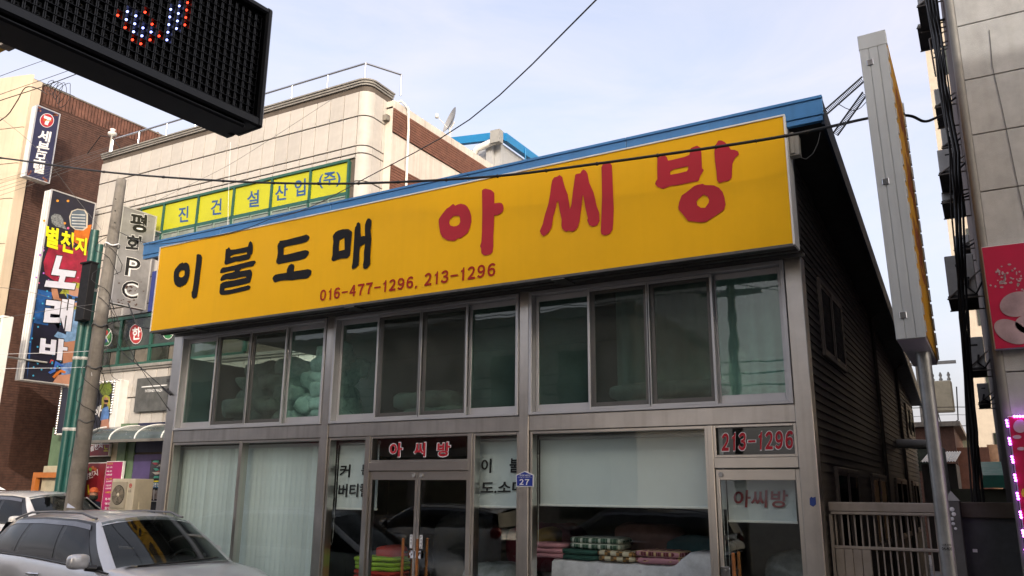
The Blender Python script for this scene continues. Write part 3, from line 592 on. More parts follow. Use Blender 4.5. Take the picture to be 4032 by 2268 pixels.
for xx, top in ((-10.75, 3), (-10.35, 5), (-9.95, 5), (-9.55, 5), (-9.15, 5), (-8.75, 5), (-10.55, 4), (-9.75, 4), (-8.85, 6)):
    for r in range(top):
        k += 1; zz = zr(.98)+.13+r*.20
        tag(MB().grid(sup((xx+random.uniform(-.07, .07), 9.5+random.uniform(-.05, .15)+.3*(k % 2), zz), (.52+random.uniform(-.06, .1), .5, .27), .6, 14, 26, .085, k, 4.5)).build('pillow_bag', m_bag), 'white pillow wrapped in plastic in the heap behind the upper windows', 'pillow', 'pillows heaped upstairs')
for xx, zz in ((-7.0, zr(1.05)), (-6.6, zr(1.05)), (-6.8, zr(1.28)), (-7.2, zr(1.28))):
    tag(MB().grid(sup((xx, 9.65, zz), (.6, .6, .26), .5, 12, 22, .04, xx, 5)).build('duvet_bag', m_bag), 'white duvet in a plastic bag behind the middle upper window', 'duvet', 'duvets behind the middle upper window')
for i, zz in enumerate((zr(1.02), zr(1.22))):
    tag(MB().grid(sup((-3.3-.03*i, 9.6, zz), (1.5, .6, .22), .45, 12, 26, .02, 40+i, 3)).build('folded_duvet', m_bag), ('lower', 'upper')[i]+' of two long folded duvets behind the right upper window', 'duvet')
cu_ = thing('upper_curtain', 'pale curtain hanging behind the right end of the upper windows', 'curtain', (-2.4, 9.3, zr(2.5)))
P = [[(-4.0+2.2*i/60, 9.55+.035*math.sin(i*1.15)+.02*math.sin(i*.37), zr(.95)+1.62*j/6) for j in range(7)] for i in range(61)]
MB().grid(P).build('curtain_cloth', mat('curtain_cloth', (.72, .82, .79), .7, var=.08), cu_)
MB().cyl((-4.1, 9.55, zr(2.58)), (-1.75, 9.55, zr(2.58)), .012, n=8).build('curtain_rod', m_grey, cu_)

# ================================================================== tiled office building (left)
BA = R(1.3); BP = Vector((-12.75, 14.5, 0)); bd = Vector((math.cos(BA), math.sin(BA), 0)); bn = Vector((-math.sin(BA), math.cos(BA), 0))
onB = lambda px, py, d=0.0: onP(px, py, BP-bn*d, bn)
def bu(p): return (Vector(p)-BP).dot(bd)
def bpt(u, d, z): return BP+bd*u-bn*d+Vector((0, 0, z))
BM = Matrix(((bd.x, bn.x, 0, BP.x), (bd.y, bn.y, 0, BP.y), (0, 0, 1, 0), (0, 0, 0, 1)))   # local: x=u, y=into the wall
ob = thing('tiled_office_building', 'three storey office block clad in beige stone tiles with rounded corner and green windows', 'building', (-18, 15, 0))
def bbx(name, u0, u1, d0, d1, z0, z1, m, parent, b=0):
    q = MB(); (q.bbox(u0, u1, -d1, -d0, z0, z1, b=b) if b else q.box(u0, u1, -d1, -d0, z0, z1)); q.xf(BM); return q.build(name, m, parent)
UL = bu(onB(404, 640)); ZT = onB(1430, 318).z
wall = MB(); rc = .26
prof = [(UL, .02)]+[(0-rc+rc*math.sin(t), rc-rc*math.cos(t)+.02) for t in [math.pi/2*i/8 for i in range(9)]]+[(0, 1.0)]
wall_bot, wz1 = 0.0, ZT-.02
Wp = [[(u, d, z_) for z_ in (0.0, ZT)] for u, d in prof]
wall.grid([[BM @ Vector(p) for p in r] for r in Wp]); bw = wall.build('front_wall', m_joint, ob)
# stone rows (z from eye level)
rows = [(10.22*.988, 9.40), (9.39, 8.57), (8.56, 8.36), (8.35, 7.60), (7.59, 6.80), (6.79, 6.0), (5.99, 5.2), (5.19, 4.92), (3.30, 2.50), (2.49, 1.75), (1.74, 1.45)]
rows = [(a*.988+CZ, b*.988+CZ) for a, b in rows]
tm = {}
def tile(w, h):
    k = (round(w, 3), round(h, 3))
    if k not in tm: tm[k] = MB().bbox(.013, k[0]-.013, -.028, .012, .013, k[1]-.013, b=.004).mesh('stone_tile')
    return tm[k]
win3 = (bu(onB(560, 830)), bu(onB(1378, 640)), onB(1376, 758).z-.62, onB(1376, 628).z)
win2 = (bu(onB(395, 1450)), bu(onB(395, 1450))+5.8, onB(395, 1452).z, onB(450, 1255).z)
tw = .47
for z1_, z0_ in rows:
    u = UL+.02
    while u < -rc-.01:
        w = min(tw, -rc-u)
        spans = [(z0_, z1_)]
        for wa, wb, wc, wd in (win3, win2):
            if u+w > wa+.02 and u < wb-.02: spans = [sp_ for lo, hi in spans for sp_ in (((lo, min(hi, wc)), (max(lo, wd), hi)) if (hi > wc and lo < wd) else ((lo, hi),))]
        for lo, hi in spans:
            if w > .05 and hi-lo > .05:
                o = link('stone_tile', tile(w, hi-lo), m_tile, bw); o.location = bpt(u, 0, lo); o.rotation_euler.z = BA
        u += tw
    # rounded corner stone and return stones
    arc = lambda e, z_: [(BM @ Vector((-rc+(rc+e)*math.sin(t), rc-(rc+e)*math.cos(t), z_))) for t in [math.pi/2*i/10 for i in range(11)]]
    q = MB(); q.grid([[a, b] for a, b in zip(arc(.028, z0_+.011), arc(.028, z1_-.011))]); q.grid([[a, b] for a, b in zip(arc(.0, z0_+.011), arc(.028, z0_+.011))], False); q.grid([[a, b] for a, b in zip(arc(.0, z1_-.011), arc(.028, z1_-.011))], False)
    q.build('corner_stone', m_tile, bw)
    for k in range(2):
        w = .36; q = MB(); q.bbox(-.012, .028, rc+k*w+.011, rc+(k+1)*w-.011, z0_+.011, z1_-.011, b=.004); q.xf(BM); q.build('stone_tile', m_tile, bw)
# cornice
m_cop = mat('cornice_stone', (.27, .26, .245), .7, var=.12, streak=.2)
for k, (e, z0_, z1_) in enumerate(((.035, ZT-.12, ZT-.08), (.055, ZT-.06, ZT-.01), (.085, ZT+.001, ZT+.04))):
    q = MB(); pr_ = [(UL-.03, -e)]+[(-rc+(rc+e)*math.sin(t), rc-(rc+e)*math.cos(t)) for t in [math.pi/2*i/8 for i in range(9)]]+[(e, 1.02)]
    bot = [BM @ Vector((u, d, z0_)) for u, d in pr_]; top = [BM @ Vector((u, d, z1_)) for u, d in pr_]
    ib = [BM @ Vector((min(u, -.3), max(d, .3), z0_)) for u, d in pr_]; it = [BM @ Vector((min(u, -.3), max(d, .3), z1_)) for u, d in pr_]
    q.grid([[a, b, c, d] for a, b, c, d in zip(ib, bot, top, it)], False); q.build('cornice', m_cop, ob)
# body behind and the right flank
boxo('roof_slab', (-24.0, -12.6, 15.1, 27, ZT-.9, ZT-.75), m_concrete, ob)
FX = -12.52
flank = boxo('side_wall', (FX-.3, FX, 15.24, 27, 0, zr(9.78)), m_plaster, ob)
boxo('parapet', (FX-.32, FX+.03, 15.24, 27, zr(9.72), zr(9.95)), m_plaster, ob, b=.01)
def courses(name, parent, x, y0, y1, z0, z1, pitch, m, proud=.03, axis='Y'):
    q = MB(); z_ = z0
    while z_ < z1-.01:
        if axis == 'Y': q.box(x, x+proud, y0, y1, z_+.012, min(z1, z_+pitch))
        z_ += pitch
    return stuff(q.build(name, m, parent))
boxo('rib_backing', (FX, FX+.012, 15.25, 27, zr(9.04), zr(9.718)), m_mortar, flank); courses('brick_rib', flank, FX+.012, 15.25, 27, zr(9.04), zr(9.715), .075, m_brickr)
boxo('rib_backing', (FX, FX+.012, 15.25, 27, zr(6.0), zr(8.15)), m_mortar, flank); courses('brick_rib', flank, FX+.012, 15.25, 27, zr(6.0), zr(8.15), .075, m_brickr)
MB().tube([(FX-.2, 15.5, zr(10.0)), (FX+.02, 15.55, zr(10.06)), (FX+.10, 15.75, zr(9.9)), (FX+.10, 15.8, zr(9.3)), (FX+.09, 15.82, zr(6.5))], .035, 8).build('rain_pipe', m_white, ob)
boxo('left_wall', (-23.9, -23.7, 14.6, 27, 0, ZT-.05), m_tile, ob)
# roof railing
def railing():
    h = .62; q = MB(); z0_ = ZT+.05
    P0 = bpt(UL, -.25, z0_+h); P1 = bpt(-.35, -.25, z0_+h); P2 = Vector((P1.x+.45, P1.y+.95, z0_+h-.0))
    r = MB().tube([P0, P1], .03, 8).build('handrail', m_chrome, ob); MB().tube([P1, P2], .03, 8).build('handrail', m_chrome, ob)
    n = 8
    for k in range(n+1):
        p = P0.lerp(P1, k/n); MB().cyl(p-Vector((0, 0, h)), p, .025, n=8).build('railing_post', m_chrome, ob)
    MB().cyl(P2-Vector((0, 0, h)), P2, .025, n=8).build('railing_post', m_chrome, ob)
railing()
# third-floor windows with lime panels
u0, u1, z0_, z1_ = win3; zl = onB(1370, 757).z; zt = onB(1376, 640).z
wr = bbx('window_recess', u0, u1, -.25, -.2, z0_, z1_, m_dark, ob)
bounds = [bu(onB(653-130, 800))]+[bu(onB(x, 800)) for x in (653, 785, 922, 1069, 1219)]+[u1]
bounds[0] = u0
w3 = MB(); fr = .06
for z_ in (z1_-.07, zl-.09, z0_): w3.box(u0, u1, -.06, .05, z_, z_+(.07 if z_ != zl-.09 else .09))
w3.xf(BM); W3 = w3.build('window', m_green, ob)
for k, u in enumerate(bounds): bbx('mullion', u-.03, u+.03, -.04, .06, z0_, z1_-.072, m_green, W3)
for a, b in zip(bounds, bounds[1:]):
    bbx('lime_panel', a+.033, b-.033, .0, .012, zl+.005, z1_-.075, m_limepanel, W3)
    mid = (a+b)/2
    for c, d in ((a+.05, mid-.02), (mid+.02, b-.05)):
        q = MB(); q.box(c, d, -.03, .0, z0_+.075, zl-.095); q.xf(BM); q.build('pane', mat('grey_pane', (.20, .24, .225), .12, var=.12), W3)
        q = MB(); q.box(c, c+.03, -.055, -.031, z0_+.075, zl-.095); q.box(c+.03, d, -.055, -.031, zl-.125, zl-.095); q.xf(BM); q.build('sash', mat('pale_green_sash', (.22, .30, .26), .4, var=.1), W3)
KF = Zr(lambda x, y: onB(x, y, .016), 400, 600, 2.4533)
for ch, bl, br, tl in (('진', (738,680), (836,668), (745,530)), ('건', (1052,610), (1155,597), (1060,458)), ('설', (1402,535), (1520,522), (1408,375)), ('산', (1673,470), (1795,453), (1680,320)), ('업', (1862,430), (1970,412), (1865,268)), ('(주)', (2098,352), (2308,325), (2100,205))):
    letters('letter', ch, KF(*bl), KF(*br), KF(*tl), m_bluel, W3, .02)
# second-floor windows
u0, u1, z0_, z1_ = win2; m_dkglass = mat('dark_window', (.045, .055, .045), .08, var=.5, vs_=1.5)
w2 = MB(); zm = onB(450, 1385).z
for z_, h in ((z1_-.09, .09), (zm, .08), (z0_, .07)): w2.box(u0, u1, -.06, .04, z_, z_+h)
w2.xf(BM); W2 = w2.build('window', m_green, ob)
bbx('window_recess', u0, u1, -.25, -.2, z0_, z1_, m_dark, ob)
us = [u0]+[bu(onB(x, 1330)) for x in (478, 600)]+[bu(onB(600, 1330))+1.5, u1]
for u in us: bbx('mullion', u-.05, u+.05, -.03, .06, z0_+.072, z1_-.092, m_green, W2)
for a, b in zip(us, us[1:]):
    bbx('pane', a+.05, b-.05, .0, .015, zm+.082, z1_-.092, m_dkglass, W2)
    bbx('pane', a+.05, (a+b)/2, .0, .015, z0_+.072, zm-.002, m_dkglass, W2)
    bbx('pane', (a+b)/2+.04, b-.05, .0, .015, z0_+.072, zm-.002, mat('brown_pane', (.16, .14, .11), .2, var=.2), W2)
bbx('sill', UL, -rc, -.01, .12, z0_-.09, z0_-.0, m_cop, ob, b=.01); bbx('sill', UL, -rc, -.01, .08, z0_-.15, z0_-.092, m_cop, ob, b=.01)
S2 = Zr(lambda x, y: onB(x, y, .03), 340, 1240, 3.45)
def disc(name, fn, c, rx, ry, m, parent, lift, n=28, ang=0): 
    ca, sa = math.cos(ang), math.sin(ang)
    return px_poly(name, [[(c[0]+rx*math.cos(2*math.pi*k/n)*ca-ry*math.sin(2*math.pi*k/n)*sa, c[1]+rx*math.cos(2*math.pi*k/n)*sa+ry*math.sin(2*math.pi*k/n)*ca) for k in range(n)]], fn, m, parent, lift)
m_gdisc = mat('green_sticker', (.02, .17, .06), .5, var=.05); m_rdisc = mat('red_sticker', (.42, .03, .03), .5, var=.05)
for c, rx, ry, m, ch in (((268, 295), 85, 130, m_gdisc, None), ((672, 260), 88, 135, m_rdisc, '한'), ((1108, 200), 85, 132, m_gdisc, '식')):
    disc('window_sticker', S2, c, rx, ry, m_whitel, W2, tuple(-bn*.0)); disc('window_sticker', S2, c, rx-6, ry-8, m, W2, tuple(-bn*.002))
    if ch: letters('letter', ch, S2(c[0]-48, c[1]+85), S2(c[0]+62, c[1]+70), S2(c[0]-45, c[1]-85), m_whitel, W2, .03, -bn*.004)
    else:
        disc('window_sticker', S2, (275, 240), 22, 32, m_rdisc, W2, tuple(-bn*.004)); disc('window_sticker', S2, (306, 292), 20, 30, mat('lime_dot', (.2, .4, .08), .5), W2, tuple(-bn*.004)); disc('window_sticker', S2, (262, 350), 20, 28, mat('blue_dot', (.05, .08, .3), .5), W2, tuple(-bn*.004))
        px_poly('window_sticker', [[(335,205),(345,215),(255,335),(248,325)]], S2, m_whitel, W2, tuple(-bn*.006)); px_poly('window_sticker', [[(258,285),(268,280),(310,370),(300,378)]], S2, m_whitel, W2, tuple(-bn*.006))
# wall plate "INTERNET PRAZA"
pl = thing('wall_nameplate', 'grey metal name plate with small white lettering on the tiled wall', 'sign', bpt(-7.6, .1, 4.2))
a, b = bu(S2(735, 870)), bu(S2(735, 870))+1.9
za, zb = S2(690, 1325).z, S2(735, 870).z
bbx('plate', a, b, .10, .13, za, zb, mat('plate_steel', (.17, .175, .17), .35, .5, var=.2, streak=.2), pl, b=.008)
bbx('standoff', a+.1, b-.1, .03, .10, za+.1, zb-.1, m_dark, pl)
bbx('plate_line', bu(S2(795, 980)), bu(S2(1140, 965)), .13, .134, S2(795, 992).z, S2(795, 978).z, m_whitel, pl)
px_letters('letter', 'INTERNET PRAZA', Zr(lambda x, y: onB(x, y, .135), 340, 1240, 3.45), (797,1052), (1032,1040), (800,1015), m_whitel, pl, .012)
for ch, y in (('平', 880), ('和', 1000)): px_letters('letter', ch, Zr(lambda x, y: onB(x, y, .135), 340, 1240, 3.45), (1085,y+48), (1135,y+46), (1087,y-4), m_inktxt, pl, .02)
# ground floor: awning, shopfront, posters
SA = Zr(lambda x, y: onB(x, y, .0), 320, 1640, 3.45)
aw = thing('barrel_awning', 'dark green barrel awning with pale ribs over the karaoke entrance', 'awning', bpt(-9, .5, 3.0))
az0 = onB(500, 1737, .9).z; az1 = onB(655, 1672, .1).z; ua, ub = bu(onB(300, 1742, .9)), bu(onB(300, 1742, .9))+7.2
pf = [(.03+.87*math.sin(t), az0+.05+(az1-az0-.05)*math.cos(t)) for t in [math.pi/2*i/10 for i in range(11)]]
P = [[BM @ Vector((u, -d, z_)) for d, z_ in pf] for u in [ua+(ub-ua)*i/20 for i in range(21)]]
MB().grid(P).build('awning_sheet', mat('awning_sheet', (.075, .10, .10), .25, var=.12, coat=.2), aw)
bbx('awning_rail', ua, ub, .86, .93, az0-.02, az0+.05, mat('awning_rail', (.20, .19, .17), .5, .3), aw)
sp = bu(onB(320+725/3.45, 1640+310/3.45, .9))-bu(onB(320+378/3.45, 1640+320/3.45, .9)); u = bu(onB(320+378/3.45, 1640+320/3.45, .9))-2*sp
while u < ub:
    if u > ua: MB().tube([BM @ Vector((u, -d-.008, z_+.008)) for d, z_ in pf], .02, 6).build('awning_rib', m_white, aw)
    u += sp
m_grn = mat('pale_green_wall', (.12, .19, .11), .6, var=.15); m_cream = mat('cream_wall', (.46, .40, .28), .7, var=.12); m_purp = mat('purple_panel', (.085, .06, .17), .5, var=.1); m_navyp = mat('navy_panel', (.02, .022, .06), .5, var=.1)
gz = az0-.05
def seg(name, xa, xb, za, zb, m, d0=-.1, d1=.02, parent=ob):
    return bbx(name, bu(SA(xa, 900)), bu(SA(xb, 900)), d0, d1, za, zb, m, parent)
seg('entrance_wall', 370, 520, 0, gz+.6, m_cream); seg('entrance_pier', 480, 590, 0, gz+.6, m_grn, -.1, .10); seg('entrance_pier', 590, 690, 0, gz+.6, m_grn, -.1, .05)
seg('shutter_panel', 690, 1160, 2.76, gz+.6, m_navyp, -.1, .03); seg('shutter_panel', 690, 1000, 0, 2.70, m_purp, -.1, .03); seg('shutter_panel', 1000, 1500, 0, 2.70, m_purp, -.1, .028)
seg('shopfront_base', -500, 370, 0, gz+.6, m_grn, -.2, -.02)
# poster boards on the ground floor
m_pr = mat('poster_red', (.22, .012, .022), .4, var=.3, vs_=2); m_mag = mat('poster_magenta', (.36, .015, .12), .45, var=.08)
SP = Zr(lambda x, y: onB(x, y, .12), 320, 1640, 3.45)
def board(name, label, ptl, pbr, m, d=.12, t=.08, frame=None):
    f = Zr(lambda x, y: onB(x, y, d), 320, 1640, 3.45); a, b = f(*ptl), f(*pbr)
    o = thing(name, label, 'poster', bpt((bu(a)+bu(b))/2, d, b.z))
    bbx('board', bu(a), bu(b), d-t, d-.003, b.z, a.z, frame or m_white, o, b=.006); bbx('print', bu(a)+.02, bu(b)-.02, d-.003, d, b.z+.02, a.z-.02, m, o); return o, f
o1, f1 = board('entrance_sign', 'red horizontal sign with white lettering above the karaoke entrance', (-200, 385), (368, 540), m_pr)
px_letters('letter', '별천지', f1, (125,480), (290,425), (120,405), m_whitel, o1, .03, -bn*.004); px_letters('letter', '노', f1, (305,475), (366,475), (308,395), mat('yellow_letter', (.6, .5, .01), .5), o1, .04, -bn*.004)
o2, f2 = board('entrance_poster', 'tall dark red poster with coloured balloons beside the karaoke door', (-120, 630), (292, 1700), m_pr)
px_letters('letter', '별천지', f2, (35,880), (230,800), (30,795), m_whitel, o2, .03, -bn*.004)
for c, col in (((125, 720), (.1, .35, .03)), ((160, 695), (.5, .12, .03)), ((195, 720), (.5, .12, .03))): disc('balloon', f2, c, 20, 27, mat('balloon%d' % c[0], col, .4), o2, tuple(-bn*.004))
px_poly('accent', [[(85,930),(105,925),(112,1060),(92,1065)]], f2, mat('yellow_letter', (.6, .5, .01), .5), o2, tuple(-bn*.004))
o3, f3 = board('price_list', 'narrow magenta price list beside the outdoor fan unit', (345, 608), (438, 1700), m_mag, d=.2)
for i, (tx, yy, h) in enumerate((('영업안내', 655, 22), ('맥주 소주', 705, 22), ('맥주', 758, 22), ('4,000원', 805, 24), ('노래', 860, 22), ('20,000원', 895, 24), ('기본안주', 950, 24), ('10,000원', 990, 24), ('단체환영', 1045, 24), ('주·야', 1145, 40), ('영업', 1200, 30), ('환영', 1265, 38))):
    px_letters('letter', tx, f3, (352-i*3, yy), (428-i*3, yy-4), (352-i*3, yy-h), m_whitel if i % 4 else mat('yellow_letter', (.6, .5, .01), .5), o3, .012, -bn*.004)
o4, f4 = board('film_posters', 'collage of small event posters on the purple shutter', (945, 590), (1400, 860), mat('collage_a', (.05, .05, .06), .5, var=.4, vs_=9), d=.06, t=.03, frame=m_dark)
for k in range(9):
    px_poly('print_piece', [[(955+random.uniform(0, 130), 600+k*26), (1010+random.uniform(0, 90), 598+k*26), (1020+random.uniform(0, 80), 628+k*26), (960+random.uniform(0, 60), 632+k*26)]], f4, mat('clip%d' % (k % 4), [(.05, .30, .24), (.32, .04, .07), (.45, .43, .40), (.03, .04, .12)][k % 4], .5, var=.2), o4, tuple(-bn*(.004+.001*k)))
o5, f5 = board('blue_poster', 'bright blue event poster with yellow print below the poster collage', (905, 860), (1400, 985), mat('poster_blue', (.02, .16, .34), .5, var=.3, vs_=7), d=.065, t=.03, frame=m_dark)
px_poly('print_piece', [[(975,870),(1060,868),(1062,890),(975,895)]], f5, mat('yellow_letter', (.6, .5, .01), .5), o5, tuple(-bn*.004)); px_letters('letter', '공연 안내', f5, (970,960), (1085,955), (970,905), m_whitel, o5, .02, -bn*.004)
o6, f6 = board('band_posters', 'pair of pale portrait posters low on the purple shutter', (890, 990), (1400, 1140), mat('poster_pale', (.45, .40, .38), .5, var=.6, vs_=8, dark=(.25, .1, .1)), d=.065, t=.03, frame=m_dark)
px_poly('print_piece', [[(985,992),(998,992),(990,1138),(977,1138)]], f6, m_whitel, o6, tuple(-bn*.004))
o7, f7 = board('concert_poster', 'dark navy concert poster near the shutter foot', (920, 1145), (1400, 1700), mat('poster_navy', (.02, .028, .06), .45, var=.5, vs_=6), d=.065, t=.03, frame=m_whitel)

# lightbox with the same karaoke print, facing the street
m_kbg = mat('karaoke_print', (.012, .012, .03), .35, var=.3, vs_=1.5)
lb = thing('karaoke_lightbox', 'small karaoke lightbox edged with bulbs above the awning', 'sign', bpt(-9.6, .3, 3.3))
LB = Zr(lambda x, y: onB(x, y, .30), 340, 1240, 3.45)
la, lb_ = bu(LB(-330, 900)), bu(LB(400, 900)); lz1, lz0 = LB(390, 880).z, LB(380, 1500).z-.2
bbx('lightbox', la, lb_+.18, .0, .29, lz0, lz1, m_white, lb, b=.01); bbx('print', la, lb_-.08, .29, .30, lz0+.05, lz1-.1, m_kbg, lb)
for i in range(20): 
    q = MB(); q.lathe([(.045, 0), (.035, .03), (0, .045)], (0, 0, 0), 8, 'Y'); me = tm.setdefault('bulb', q.mesh('bulb')); 
    p = bpt(lb_-.04, .30, lz1-.06-i*(lz1-lz0-.1)/19) if i < 13 else bpt(lb_-.04-(i-12)*.17, .30, lz1-.05)
    o = link('bulb', me, m_chrome, lb); o.location = p; o.rotation_euler.z = math.pi
    o = link('bulb', me, m_chrome, lb); o.location = bpt(la+.05, .30, lz1-.06-i*(lz1-lz0-.1)/19); o.rotation_euler.z = math.pi
m_skin = mat('printed_skin', (.42, .20, .13), .5, var=.1); m_hair = mat('printed_hair', (.42, .40, .05), .5, var=.3, vs_=9); m_pblue = mat('printed_blue', (.12, .25, .55), .5, var=.25, vs_=5)
disc('print_piece', LB, (265, 1000), 85, 105, mat('disco_green', (.22, .30, .04), .4, var=.5, vs_=14), lb, tuple(-bn*.004))
px_poly('print_piece', [[(215,1120),(262,1085),(320,1110),(330,1250),(300,1300),(280,1200),(240,1210),(225,1290),(205,1270)]], LB, m_hair, lb, tuple(-bn*.006))
disc('print_piece', LB, (272, 1165), 32, 48, m_skin, lb, tuple(-bn*.008)); px_poly('print_piece', [[(245,1155),(303,1155),(300,1190),(250,1190)]], LB, m_black, lb, tuple(-bn*.010))
px_poly('print_piece', [[(222,1270),(300,1240),(312,1330),(300,1420),(190,1440),(200,1380)]], LB, m_pblue, lb, tuple(-bn*.008)); px_poly('print_piece', [[(205,1430),(305,1410),(315,1560),(190,1570)]], LB, m_skin, lb, tuple(-bn*.009))
px_letters('letter', '바', LB, (85,1395), (200,1385), (115,1235), m_whitel, lb, .045, -bn*.012)
px_poly('print_piece', [[(135,1000),(155,995),(140,1130),(120,1135)]], LB, mat('yellow_letter', (.6, .5, .01), .5), lb, tuple(-bn*.006))

# ================================================================== air conditioner
def ac_unit(w=.95, h=1.38, d=.33, fans=2, logo=False):
    m_ac = mat('ac_cream', (.55, .50, .38), .45, var=.08, streak=.12); q = MB(); q.bbox(0, w, 0, d, 0, h, b=.015); root = q.build('case', m_ac)
    fh = (h-.1)/fans
    for k in range(fans):
        z0_ = .05+k*fh; fw = w*.66
        q = MB(); q.bbox(.03, .03+fw, -.02, -.001, z0_+.02, z0_+fh-.02, b=.006); f = q.build('grille', mat('ac_grille', (.40, .36, .27), .5, var=.1), root)
        c = (.03+fw/2, -.02, z0_+fh/2); r = min(fw, fh)*.42
        q = MB(); q.lathe([(r, 0), (r*.97, -.006), (r*.9, .0)], c, 28, 'Y'); q.lathe([(r*.9, -.001), (0, -.001)], c, 28, 'Y'); q.build('fan_recess', mat('fan_dark', (.10, .085, .065), .6, var=.3), f)
        q = MB()
        for j in range(5):
            t = j*2*math.pi/5; q.add([(c[0]+r*.15*math.cos(t), c[1]-.004, c[2]+r*.15*math.sin(t)), (c[0]+r*.86*math.cos(t+.1), c[1]-.004, c[2]+r*.86*math.sin(t+.1)), (c[0]+r*.86*math.cos(t+.75), c[1]-.010, c[2]+r*.86*math.sin(t+.75)), (c[0]+r*.2*math.cos(t+.9), c[1]-.008, c[2]+r*.2*math.sin(t+.9))], [(0, 1, 2, 3)])
        q.build('fan_blade', mat('fan_blade', (.20, .17, .13), .5, var=.2), f); q = MB(); q.lathe([(0, -.022), (r*.16, -.018), (r*.2, -.004)], c, 16, 'Y'); q.build('fan_hub', m_ac, f)
        q = MB()
        for j in range(1, 7): q.lathe([(r*j/7+.004, -.014), (r*j/7-.004, -.014)], c, 28, 'Y')
        stuff(q.build('guard_wire', mat('ac_grille', (.40, .36, .27), .5), f))
    if logo:
        q = MB(); q.lathe([(.055, -.004), (0, -.004)], (w*.83, 0, h-.17), 20, 'Y'); q.build('logo_disc', m_rdisc, root)
        letters('logo_letters', 'LG', (w*.83-.05, -.006, h-.33), (w*.83+.05, -.006, h-.33), (w*.83-.05, -.006, h-.27), mat('logo_grey', (.12, .11, .10), .5), root, .02)
        letters('logo_mark', 'G', (w*.83-.03, -.006, h-.20), (w*.83+.03, -.006, h-.20), (w*.83-.03, -.006, h-.14), m_ac, root, 0)
        q = MB(); q.bbox(w*.76, w*.86, -.008, 0, h*.38, h*.46, b=.004); q.build('control_cover', m_grey, root)
    q = MB(); q.bbox(w, w+.03, d*.3, d*.6, h*.25, h*.62, b=.006); q.build('side_cover', mat('ac_cream', (.6, .55, .42), .45), root)
    return root
SAC = Zr(lambda x, y: onB(x, y, 1.0), 320, 1640, 3.45)
p0 = SAC(425, 845); p1 = SAC(735, 850); hgt = 1.5; wac = (p1-p0).length
ac0 = ac_unit(wac, hgt, .55, 2, True); ac0.name = 'outdoor_fan_unit'; ac0.location = (p0.x, p0.y, p0.z-hgt); boxo('stand', (.02, wac-.02, .05, .5, -(p0.z-hgt), -.01), m_grey, ac0); ac0.rotation_euler.z = BA
tag(ac0, 'tall cream two fan outdoor air conditioner unit in front of the shutter', 'air conditioner')

# ================================================================== brown brick building
BX = -26.0
br = thing('brown_brick_building', 'tall brown ribbed brick building with a cream curved plaster front', 'building', (-29, 15, 0))
BZ = zr(13.05)
bwall = boxo('side_wall', (-26.4, BX, 13.35, 30, 0, BZ), m_mortar, br)
courses('brick_course', bwall, BX, 13.36, 30, 0, BZ-.62, .078, m_brick, .025)
q = MB(); y = 13.36
while y < 30: q.box(BX, BX+.03, y, y+.085, BZ-.61, BZ); y += .115
stuff(q.build('soldier_course', mat('soldier_brick', (.19, .085, .06), .8, var=.35, vs_=3), bwall))
boxo('coping', (-26.45, BX+.05, 13.3, 30, BZ, BZ+.05), m_concrete, br)
m_cplast = mat('cream_plaster', (.60, .50, .38), .85, var=.07, vs_=1.0, streak=.10)
def arcx(e): 
    pts = [(-25.93, 13.34), (-25.93, 13.10)]
    for i in range(17): t = i/16; pts.append((-26.0-8.0*t, 13.02-1.5*math.sin(t*math.pi*.5)*1.0))
    return pts
zs = [0]+[zr(v) for v in (2.9, 4.4, 5.9, 7.4, 8.9, 10.1, 11.35, 13.25)]
pw = MB(); 
pts = arcx(0)
pw.grid([[(a, b, 0), (a, b, BZ+.05)] for a, b in pts]); pw.grid([[(a, b, BZ+.05), (a, 14.5, BZ+.05)] for a, b in pts], False); PW = pw.build('plaster_front', m_joint, br)
for a_, b_ in zip(zs, zs[1:]):
    P = [[(x, y-.02, a_+.012), (x, y-.02, b_-.012)] for x, y in pts[1:]]
    q = MB(); q.grid(P); q.grid([[(x, y, b_-.012), (x, y-.02, b_-.012)] for x, y in pts[1:]], False); q.grid([[(x, y, a_+.012), (x, y-.02, a_+.012)] for x, y in pts[1:]], False); q.build('plaster_panel', m_cplast, PW)
boxo('corner_strip', (-26.05, -25.90, 13.06, 13.36, 0, BZ+.02), m_cplast, br)
MB().tube([(BX+.08, 17.9, 2), (BX+.08, 17.9, BZ-.1), (BX-.1, 17.9, BZ+.1)], .06, 8).build('downpipe', m_brick, br)
boxo('orange_frame', (BX+.02, BX+.3, 13.6, 13.75, .5, 2.1), mat('orange_frame', (.42, .13, .02), .5), br)
# service cabinet by the brick wall
cb = thing('service_cabinet', 'cream cabinet inside an orange frame against the brown brick wall', 'cabinet', (-24, 13.4, 0))
fc = lambda x, y: onY(x/1.41, 1240+y/1.41, 13.4)
a, b = fc(205, 875), fc(320, 990)
boxo('cabinet_body', (a.x+.2, b.x+.35, 13.45, 13.9, .2, fc(250, 838).z), mat('cabinet_cream', (.42, .38, .27), .6, var=.15), cb, b=.01)
q = MB(); q.box(a.x, a.x+.16, 13.3, 13.42, .0, a.z); q.box(a.x+.16, b.x+.2, 13.3, 13.42, a.z-.14, a.z); q.build('cabinet_frame', mat('orange_frame', (.42, .13, .02), .5), cb)

